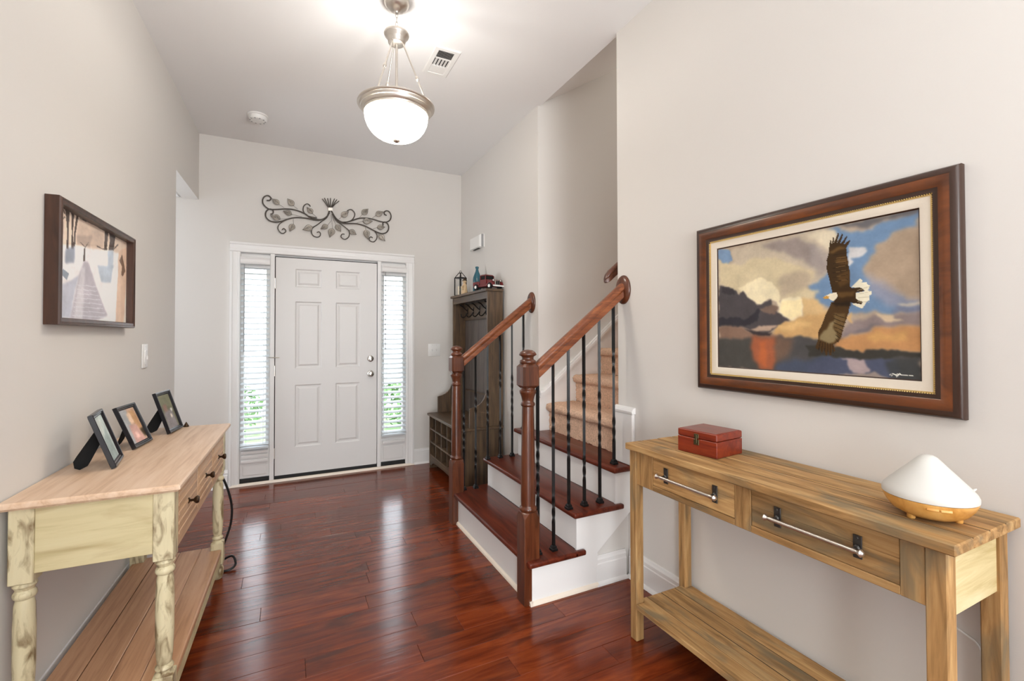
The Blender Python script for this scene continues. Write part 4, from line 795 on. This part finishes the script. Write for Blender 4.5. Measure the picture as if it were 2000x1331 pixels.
obj('bottle_body', MB().lathe([(0.036, 0), (0.041, 0.006), (0.041, 0.130), (0.038, 0.150), (0.028, 0.178), (0.017, 0.204), (0.013, 0.222), (0.013, 0.236)], (0, 0, 0), 24), 'teal', BT, smooth=50)
obj('lip', MB().lathe([(0.013, 0.234), (0.017, 0.236), (0.018, 0.246), (0.015, 0.252), (0.010, 0.252)], (0, 0, 0), 20), 'teal', BT, smooth=40)
# toy truck facing the camera
TK = thing('toy_truck', 'dark red vintage toy truck on top of the hall tree', 'toy truck', (1.627, 3.800, HZ0), rot=R(16), local=True)
TK.scale = (0.92, 0.92, 0.92)
m = MB().box(-0.060, 0.060, -0.045, 0.150, 0.030, 0.050, bev=0.003)
m.loft([[(-0.040, -0.150, 0.040), (0.040, -0.150, 0.040), (0.036, -0.150, 0.086), (-0.036, -0.150, 0.086)], [(-0.050, -0.045, 0.040), (0.050, -0.045, 0.040), (0.046, -0.045, 0.098), (-0.046, -0.045, 0.098)]])
m.loft([[(-0.056, -0.050, 0.048), (0.056, -0.050, 0.048), (0.056, 0.048, 0.048), (-0.056, 0.048, 0.048)], [(-0.055, -0.046, 0.100), (0.055, -0.046, 0.100), (0.055, 0.048, 0.100), (-0.055, 0.048, 0.100)]])
m.loft([[(-0.050, -0.030, 0.136), (0.050, -0.030, 0.136), (0.050, 0.046, 0.136), (-0.050, 0.046, 0.136)], [(-0.054, -0.036, 0.139), (0.054, -0.036, 0.139), (0.054, 0.050, 0.139), (-0.054, 0.050, 0.139)], [(-0.044, -0.026, 0.150), (0.044, -0.026, 0.150), (0.044, 0.042, 0.150), (-0.044, 0.042, 0.150)]])
for s in (-1, 1):
    for y in (-0.036, 0.044): m.box(s*0.052-0.003, s*0.052+0.003, y-0.004, y+0.004, 0.098, 0.138)
for s in (-1, 1): m.box(s*0.060-0.004, s*0.060+0.004, 0.052, 0.150, 0.048, 0.084, bev=0.002)
m.box(-0.060, 0.060, 0.146, 0.152, 0.048, 0.084)
obj('truck_body', m, 'redpaint', TK)
obj('windows', MB().box(-0.049, 0.049, -0.033, 0.044, 0.100, 0.136), 'felt', TK)
for s in (-1, 1):
    obj('fender', MB().tube([(s*0.056, -0.160, 0.036), (s*0.058, -0.146, 0.060), (s*0.058, -0.118, 0.070), (s*0.058, -0.088, 0.058), (s*0.058, -0.060, 0.032)], 0.013, 8), 'redpaint', TK, smooth=60)
    obj('headlight', MB().lathe([(0.004, -0.014), (0.012, 0), (0.0125, 0.006), (0.008, 0.009), (0, 0.010)], (s*0.046, -0.150, 0.082), 14, RX), 'chrome', TK, smooth=50)
    for y in (-0.112, 0.098):
        w = obj('wheel', MB().lathe([(0.026, -0.011), (0.031, -0.008), (0.031, 0.008), (0.026, 0.011), (0.012, 0.011), (0, 0.011)] if s > 0 else [(0, -0.011), (0.012, -0.011), (0.026, -0.011), (0.031, -0.008), (0.031, 0.008), (0.026, 0.011)], (s*0.060, y, 0.031), 18, Matrix.Rotation(R(90), 4, 'Y')), 'felt', TK, smooth=40)
        obj('hubcap', MB().lathe([(0.016, 0), (0.015, 0.003), (0, 0.005)], (s*0.071, y, 0.031), 14, Matrix.Rotation(R(90*s), 4, 'Y')), 'plastic', w, smooth=40)
g = MB().box(-0.030, 0.030, -0.156, -0.149, 0.040, 0.082, bev=0.002)
obj('grille', g, 'chrome', TK)
g = MB()
for k in range(5): g.box(-0.024+k*0.0105, -0.018+k*0.0105, -0.158, -0.1555, 0.044, 0.078)
obj('grille_slots', g, 'felt', TK)
obj('bumper', B(-0.072, 0.072, -0.178, -0.168, 0.022, 0.036, bev=0.003), 'plastic', TK)
obj('bumper_bracket', B(-0.03, 0.03, -0.169, -0.148, 0.026, 0.034), 'felt', TK)
# ================================================================= BLINDS
def blind(label, x0, x1, group=None):
    t = thing('window_blind', label, 'blind', ((x0+x1)/2, D-0.03, 0.33))
    v = MB().prism([(D-0.062, 1.990), (D-0.066, 2.000), (D-0.062, 2.010), (D-0.062, 2.030), (D-0.068, 2.042), (D-0.062, 2.050), (D-0.004, 2.050), (D-0.004, 1.990)], 'x', x0-0.004, x1+0.004)
    obj('valance', v, 'white', t, smooth=0)
    n = 33; z0, z1 = 0.372, 1.955
    s0 = None
    for k in range(n):
        z = z0+(z1-z0)*k/(n-1)
        if s0 is None:
            m = MB(); pr = []
            for q in range(7):
                f = q/6; pr.append((D-0.052+0.046*f, z+0.003*math.sin(math.pi*f)+0.017*(f-0.5)))
            prof = pr+[(a, b-0.0026) for a, b in pr[::-1]]
            s0 = obj('slat', m.prism(prof, 'x', x0, x1), 'slat', t, smooth=60); zf = z
        else:
            c = s0.copy(); COL.objects.link(c); c.location = (0, 0, z-zf); c.parent = t
    obj('bottom_rail', B(x0, x1, D-0.052, D-0.006, 0.326, 0.346, bev=0.003), 'slat', t)
    for x in (x0+0.045, x1-0.045):
        m = MB(); m.box(x-0.0008, x+0.0008, D-0.0535, D-0.0520, 0.346, 1.99); m.box(x-0.0008, x+0.0008, D-0.0055, D-0.004, 0.346, 1.99)
        obj('ladder_cord', m, 'plastic', t)
    obj('tilt_wand', MB().tube([(x0+0.028, D-0.066, 1.985), (x0+0.026, D-0.067, 1.2)], 0.0035, 7), 'plasticgrey', t)
    return t
blind('white slatted blind in the sidelight left of the front door', -0.366, -0.141)
blind('white slatted blind in the sidelight right of the front door', 0.867, 1.107)
# ================================================================= PENDANT LIGHT
PX, PY = 0.516, 2.42
PL = thing('pendant_light', 'brushed nickel bowl pendant light with frosted glass hanging from the ceiling', 'lamp', (PX, PY, H))
obj('canopy', MB().lathe([(0.066, 3.1115), (0.066, 3.104), (0.062, 3.094), (0.050, 3.078), (0.030, 3.066), (0.014, 3.060), (0.010, 3.050), (0, 3.050)], (PX, PY, 0), 32), 'nickel', PL, smooth=50)
m = MB(); z = 3.052; k = 0
while z > 2.965:
    L, r = 0.014, 0.006; pts = []
    for a in range(16):
        t_ = a/16*2*math.pi; cx_ = r*math.cos(t_); cz_ = L*math.sin(t_)
        pts.append((PX+(cx_ if k % 2 == 0 else 0), PY+(cx_ if k % 2 else 0), z-0.013+cz_))
    m.tube(pts, 0.0016, 6, closed=True); z -= 0.0235; k += 1
obj('chain', m, 'nickel', PL, smooth=60)
obj('hub', MB().lathe([(0.006, 2.962), (0.010, 2.956), (0.030, 2.950), (0.062, 2.944), (0.066, 2.936), (0.062, 2.926), (0.050, 2.914), (0.046, 2.904), (0.044, 2.890), (0.036, 2.884), (0, 2.884)], (PX, PY, 0), 32), 'nickel', PL, smooth=50)
obj('stem', MB().lathe([(0.007, 2.884), (0.007, 2.50)], (PX, PY, 0), 12), 'nickel', PL)
for a in (R(225), R(345), R(105)):
    c, s = math.cos(a), math.sin(a)
    p0 = Vector((PX+0.036*c, PY+0.036*s, 2.885)); p1 = Vector((PX+0.172*c, PY+0.172*s, 2.553)); pm = p0.lerp(p1, 0.52)
    m = MB().tube([p0, p1], 0.0045, 8); dirv = (p1-p0).normalized()
    m.tube([pm-dirv*0.014, pm-dirv*0.010, pm, pm+dirv*0.010, pm+dirv*0.014], lambda f: 0.0045+0.005*math.sin(math.pi*f), 8)
    m.tube([p0-Vector((0, 0, 0.0)), p0+Vector((0.004*c, 0.004*s, 0.016))], 0.007, 8)
    m.lathe([(0, -0.008), (0.008, -0.003), (0.008, 0.003), (0, 0.008)], p1, 10)
    obj('arm', m, 'nickel', PL, smooth=50)
obj('rim', MB().lathe([(0.160, 2.536), (0.184, 2.556), (0.194, 2.558), (0.1985, 2.554), (0.1985, 2.549), (0.194, 2.544), (0.190, 2.543), (0.184, 2.532), (0.180, 2.5305), (0.178, 2.526), (0.172, 2.5165), (0.169, 2.515), (0.168, 2.508), (0.164, 2.505), (0.159, 2.506), (0.157, 2.515)], (PX, PY, 0), 56).xf(Matrix.Identity(4)), 'nickel', PL, smooth=40)
bl = [(0.157, 2.514), (0.1625, 2.502)]
for k in range(1, 15):
    t_ = k/14*math.pi/2; bl.append((0.1625*math.cos(t_)**0.82, 2.502-0.130*math.sin(t_)))
bl[-1] = (0.0, bl[-1][1])
obj('bowl', MB().lathe(bl, (PX, PY, 0), 48), 'shade', PL, smooth=70)
obj('finial', MB().lathe([(0.006, 2.378), (0.019, 2.373), (0.018, 2.366), (0.008, 2.360), (0, 2.358)], (PX, PY, 0), 16), 'nickel', PL, smooth=60)
# ================================================================= CEILING FITTINGS
SD = thing('smoke_detector', 'round white smoke detector on the ceiling near the front door', 'smoke detector', (-0.215, 4.165, H))
obj('base_plate', MB().lathe([(0.075, H-0.0004), (0.075, H-0.010), (0.070, H-0.013)], (-0.215, 4.165, 0), 32), 'plastic', SD, smooth=40)
obj('detector_cover', MB().lathe([(0.066, H-0.012), (0.066, H-0.030), (0.058, H-0.042), (0.045, H-0.045), (0, H-0.046)], (-0.215, 4.165, 0), 32), 'plastic', SD, smooth=40)
for a in range(10):
    t_ = R(a*36); x, y = -0.215+0.053*math.cos(t_), 4.165+0.053*math.sin(t_)
    obj('vent_slot', MB().lathe([(0.006, H-0.0455), (0.006, H-0.041)], (x, y, 0), 8), 'plasticgrey', SD)
AV = thing('ceiling_vent', 'white rectangular air vent with louvres on the ceiling beside the pendant', 'vent', (0.888, 2.83, H))
vx0, vx1, vy0, vy1 = 0.805, 0.972, 2.672, 2.985
fr_ = MB().mitre(vx0, vx1, vy0, vy1, [(0, -0.0004), (0, -0.004), (0.006, -0.009), (0.030, -0.009), (0.034, -0.004), (0.034, -0.0004)], lambda a, b, d: (a, b, H+d))
obj('vent_frame', fr_, 'plastic', AV)
obj('vent_backing', B(vx0+0.03, vx1-0.03, vy0+0.03, vy1-0.03, H-0.002, H-0.0004), 'darkgap', AV)
for k in range(5):
    x = vx0+0.040+k*0.0215
    for (ya, yb) in ((vy0+0.116, vy0+0.196),):
        obj('louvre', MB().prism([(x-0.004, H-0.010), (x-0.0025, H-0.010), (x+0.014, H-0.003), (x+0.0125, H-0.003)], 'y', ya, yb), 'plastic', AV, smooth=0)
for k in range(6):
    y = vy0+0.038+k*0.0125
    obj('louvre', MB().prism([(y-0.003, H-0.010), (y-0.0015, H-0.010), (y+0.009, H-0.003), (y+0.0075, H-0.003)], 'x', vx0+0.036, vx1-0.036), 'plastic', AV, smooth=0)
obj('damper_plate', B(vx0+0.033, vx1-0.033, vy0+0.206, vy1-0.033, H-0.007, H-0.003), 'plastic', AV)
obj('vent_bar', B(vx0+0.034, vx1-0.034, vy0+0.196, vy0+0.206, H-0.0095, H-0.002).box(vx0+0.034, vx1-0.034, vy0+0.108, vy0+0.116, H-0.0095, H-0.002), 'plastic', AV)
# ================================================================= WALL FITTINGS
DC = thing('door_chime', 'white door chime box on the right wall above the hall tree', 'chime', (XR, 4.24, 2.27))
obj('chime_cover', MB().loft([[(XR-0.001, 4.095, 2.206), (XR-0.001, 4.395, 2.206), (XR-0.001, 4.395, 2.334), (XR-0.001, 4.095, 2.334)], [(XR-0.034, 4.097, 2.208), (XR-0.034, 4.393, 2.208), (XR-0.034, 4.393, 2.332), (XR-0.034, 4.097, 2.332)], [(XR-0.048, 4.125, 2.216), (XR-0.048, 4.365, 2.216), (XR-0.048, 4.365, 2.324), (XR-0.048, 4.125, 2.324)]]), 'plastic', DC, smooth=20)
obj('chime_seam', B(XR-0.0355, XR-0.012, 4.0945, 4.0975, 2.208, 2.332), 'plasticgrey', DC)
obj('sound_slot', B(XR-0.036, XR-0.012, 4.17, 4.32, 2.2045, 2.2085), 'darkgap', DC)
def switch(label, at, frame, rot, w, h, n, rocker):
    """local: plate in the y-z plane facing +x"""
    t = thing('light_switch', label, 'switch', at, frame, rot, local=True)
    obj('cover_plate', B(0.0005, 0.006, -w/2, w/2, -h/2, h/2, bev=0.003, seg=2), 'plastic', t)
    for k in range(n):
        y = (k-(n-1)/2)*0.046
        if rocker:
            obj('rocker', MB().loft([[(0.0055, y-0.017, -0.034), (0.0055, y+0.017, -0.034), (0.0055, y+0.017, 0.034), (0.0055, y-0.017, 0.034)], [(0.007, y-0.016, -0.033), (0.007, y+0.016, -0.033), (0.0115, y+0.016, 0.033), (0.0115, y-0.016, 0.033)]]), 'white', t, smooth=0)
            obj('dimmer_slide', B(0.0055, 0.013, y+0.019, y+0.024, -0.02, 0.0, bev=0.001), 'white', t)
        else:
            obj('toggle', MB().loft([[(0.0055, y-0.005, -0.012), (0.0055, y+0.005, -0.012), (0.0055, y+0.005, 0.012), (0.0055, y-0.005, 0.012)], [(0.016, y-0.004, 0.002), (0.016, y+0.004, 0.002), (0.014, y+0.004, 0.010), (0.014, y-0.004, 0.010)]]), 'white', t, smooth=0)
        for z in (-h/2+0.016, h/2-0.016): obj('screw', MB().lathe([(0.003, 0), (0.003, 0.001), (0, 0.0015)], (0.006, y, z), 8, Matrix.Rotation(R(90), 4, 'Y')), 'nickel', t)
    return t
switch('white double toggle light switch on the wall right of the front door', (1.4185, D, 1.190), FW, R(-90), 0.132, 0.132, 2, False)
switch('white rocker light switch on the left wall beside the snowy picture', (0, 3.275, 1.228), FL, 0, 0.100, 0.136, 1, True)
# ---- metal leaf wall sculpture over the door
WA = thing('wall_sculpture', 'scrolling metal vine and leaf sculpture on the wall above the front door', 'wall art', (0.375, D, 2.50))
for i, st in enumerate(STEMS):
    r = 0.0062 if i in (0, 1, 6, 7) else (0.0048 if i < 10 else 0.004)
    p3 = [(x/1000, D-0.022-0.004*(i % 3), z/1000) for x, z in st]
    obj('vine_stem', MB().tube(spline(p3, 4), r, 7), 'stemmetal', WA, smooth=70)
for i, (a, b, c) in enumerate(LEAVES):
    A_, B_, C_ = [Vector((p[0]/1000, D-0.030, p[1]/1000)) for p in (a, b, c)]
    m = MB(); d = C_-B_; L = d.length; d.normalize(); sd = Vector((d.z, 0, -d.x)); up = Vector((0, -1, 0))
    prof = [(0, 0.02), (0.13, 0.18), (0.30, 0.28), (0.48, 0.27), (0.68, 0.17), (0.86, 0.065), (1, 0.004)]
    rows = []
    for f, w in prof:
        c0 = B_+d*L*f+up*0.006*math.sin(math.pi*f); ww = w*L*1.15
        rows.append([m.bm.verts.new(v) for v in (c0-sd*ww+up*0.007*w*3, c0-sd*ww*0.5+up*0.001, c0+up*0.004, c0+sd*ww*0.5+up*0.001, c0+sd*ww+up*0.007*w*3)])
    EDG = [r_[0].co.copy() for r_ in rows]+[r_[4].co.copy() for r_ in rows[::-1]]
    for r1, r2 in zip(rows, rows[1:]):
        for k in range(4): m.bm.faces.new((r1[k], r1[k+1], r2[k+1], r2[k]))
    bmesh.ops.solidify(m.bm, geom=m.bm.faces[:], thickness=0.0016)
    lf = obj('metal_leaf', m, 'leafmetal', WA, smooth=15)
    v = MB().tube([A_, B_, B_+d*L*0.5+up*0.010, C_+up*0.002], 0.0014, 6)
    for f in (0.25, 0.42, 0.58, 0.74):
        c0 = B_+d*L*f+up*(0.009)
        for s in (-1, 1): v.tube([c0, c0+(d*0.8+sd*s).normalized()*L*0.24*(1.15-f)+up*0.001], 0.0009, 4)
    ed = [Vector(p) for p in EDG]
    v.tube(ed, 0.0013, 5)  # dark outline standing in for the shadow line round the leaf
    obj('stalk_and_shade_line', v, 'stemmetal', lf, smooth=60)
cp_ = [Vector((p[0]/1000, 0, p[1]/1000)) for p in COLLAR]
m = MB().loft([[(p.x, D-0.012, p.z) for p in cp_], [(p.x, D-0.034, p.z) for p in cp_]])
obj('collar_band', m, 'nickel', WA)
obj('mounting_tab', B(0.366, 0.386, D-0.014, D-0.0005, 2.560, 2.578), 'stemmetal', WA)
# ---- eagle painting
EP = thing('eagle_painting', 'large framed painting of a bald eagle over the rustic pine console', 'painting', (XR, 1.05, 1.46))
ey0, ey1, ez0, ez1 = 0.589, 1.515, 1.0985, 1.824
pl = lambda a, b, d: (XR-d, a, b)
prof = [(0, 0.001), (0, 0.018), (0.004, 0.028), (0.010, 0.032), (0.020, 0.034), (0.032, 0.032), (0.044, 0.026), (0.052, 0.018), (0.056, 0.019), (0.0605, 0.017), (0.0605, 0.001)]
obj('frame_moulding', MB().mitre(ey0+0.006, ey1-0.006, ez0+0.006, ez1-0.006, prof[2:-1]+[(0.0605, 0.004), (0.002, 0.004)], pl), 'framewood', EP, smooth=40)
obj('outer_edge', MB().mitre(ey0, ey1, ez0, ez1, [(0, 0.001), (0, 0.020), (0.004, 0.0275), (0.010, 0.0322), (0.0175, 0.0340), (0.0215, 0.0343), (0.0225, 0.030), (0.022, 0.004), (0.022, 0.001)], pl), 'framedark', EP, smooth=30)
obj('inner_edge', MB().mitre(ey0+0.0615, ey1-0.0615, ez0+0.0615, ez1-0.0615, [(-0.009, 0.016), (-0.009, 0.0235), (-0.003, 0.0215), (0.0035, 0.022), (0.006, 0.016), (0.006, 0.003), (0, 0.003)], pl), 'framedark', EP, smooth=30)
obj('linen_liner', MB().mitre(ey0+0.0675, ey1-0.0675, ez0+0.0675, ez1-0.0675, [(0, 0.003), (0, 0.014), (0.004, 0.0155), (0.030, 0.0135), (0.0325, 0.0125), (0.0325, 0.003)], pl), 'liner', EP, smooth=30)
obj('gilt_strip', MB().mitre(ey0+0.0680, ey1-0.0680, ez0+0.0680, ez1-0.0680, [(0, 0.014), (0.0005, 0.0175), (0.0035, 0.0175), (0.004, 0.014)], pl), 'gold', EP, smooth=30)
bm_ = MB(); pitch = 0.0062
def bead(y, z): bm_.box(XR-0.0205, XR-0.016, y-0.0021, y+0.0021, z-0.0021, z+0.0021, bev=0.0009)
by0, by1, bz0, bz1 = ey0+0.0665, ey1-0.0665, ez0+0.0665, ez1-0.0665
for k in range(int((by1-by0)/pitch)+1): bead(by0+k*pitch, bz0); bead(by0+k*pitch, bz1)
for k in range(1, int((bz1-bz0)/pitch)): bead(by0, bz0+k*pitch); bead(by1, bz0+k*pitch)
bo = obj('beaded_strip', bm_, 'gold', EP, smooth=0); bo['kind'] = 'stuff'
obj('canvas_edge', MB().mitre(ey0+0.099, ey1-0.099, ez0+0.099, ez1-0.099, [(0, 0.003), (0, 0.0115), (0.005, 0.008), (0.005, 0.003)], pl), 'framedark', EP, smooth=0)
img = raster(330, 245, (178, 160, 140), EAGLE, 0.03, 11)
canvas_obj('painted_canvas', img, lambda u, v: (XR-0.007, 1.411-(1.411-0.687)*u, 1.728-(1.728-1.192)*v), 'paint_canvas', EP)
# ---- snowy woodland picture on the left wall
SP = thing('landscape_picture', 'deep dark-framed picture of a snowy woodland path on the left wall', 'picture', (0, 2.54, 1.61), FL)
sy0, sy1, sz0, sz1 = 2.142, 2.945, 1.382, 1.838
pl2 = lambda a, b, d: (d, a, b)
obj('frame_moulding', MB().mitre(sy0, sy1, sz0, sz1, [(0, 0.001), (0, 0.040), (0.003, 0.045), (0.008, 0.046), (0.011, 0.043), (0.022, 0.043), (0.025, 0.040), (0.026, 0.004), (0.026, 0.001)], pl2), 'walnutframe', SP, smooth=30)
img = np.clip(raster(170, 124, (214, 202, 190), SNOW, 0.04, 5, 0.4)*1.12+10, 0, 250)
canvas_obj('printed_scene', img, lambda u, v: (0.014, sy0+0.0255+(sy1-sy0-0.051)*u, sz1-0.0255-(sz1-sz0-0.051)*v), 'print', SP)
obj('glass', B(0.0165, 0.0185, sy0+0.0262, sy1-0.0262, sz0+0.0262, sz1-0.0262), 'clear', SP)
obj('backing', B(0.002, 0.012, sy0+0.0262, sy1-0.0262, sz0+0.0262, sz1-0.0262), 'felt', SP)
# ---- keep every frame's matrices current
bpy.context.view_layer.update()
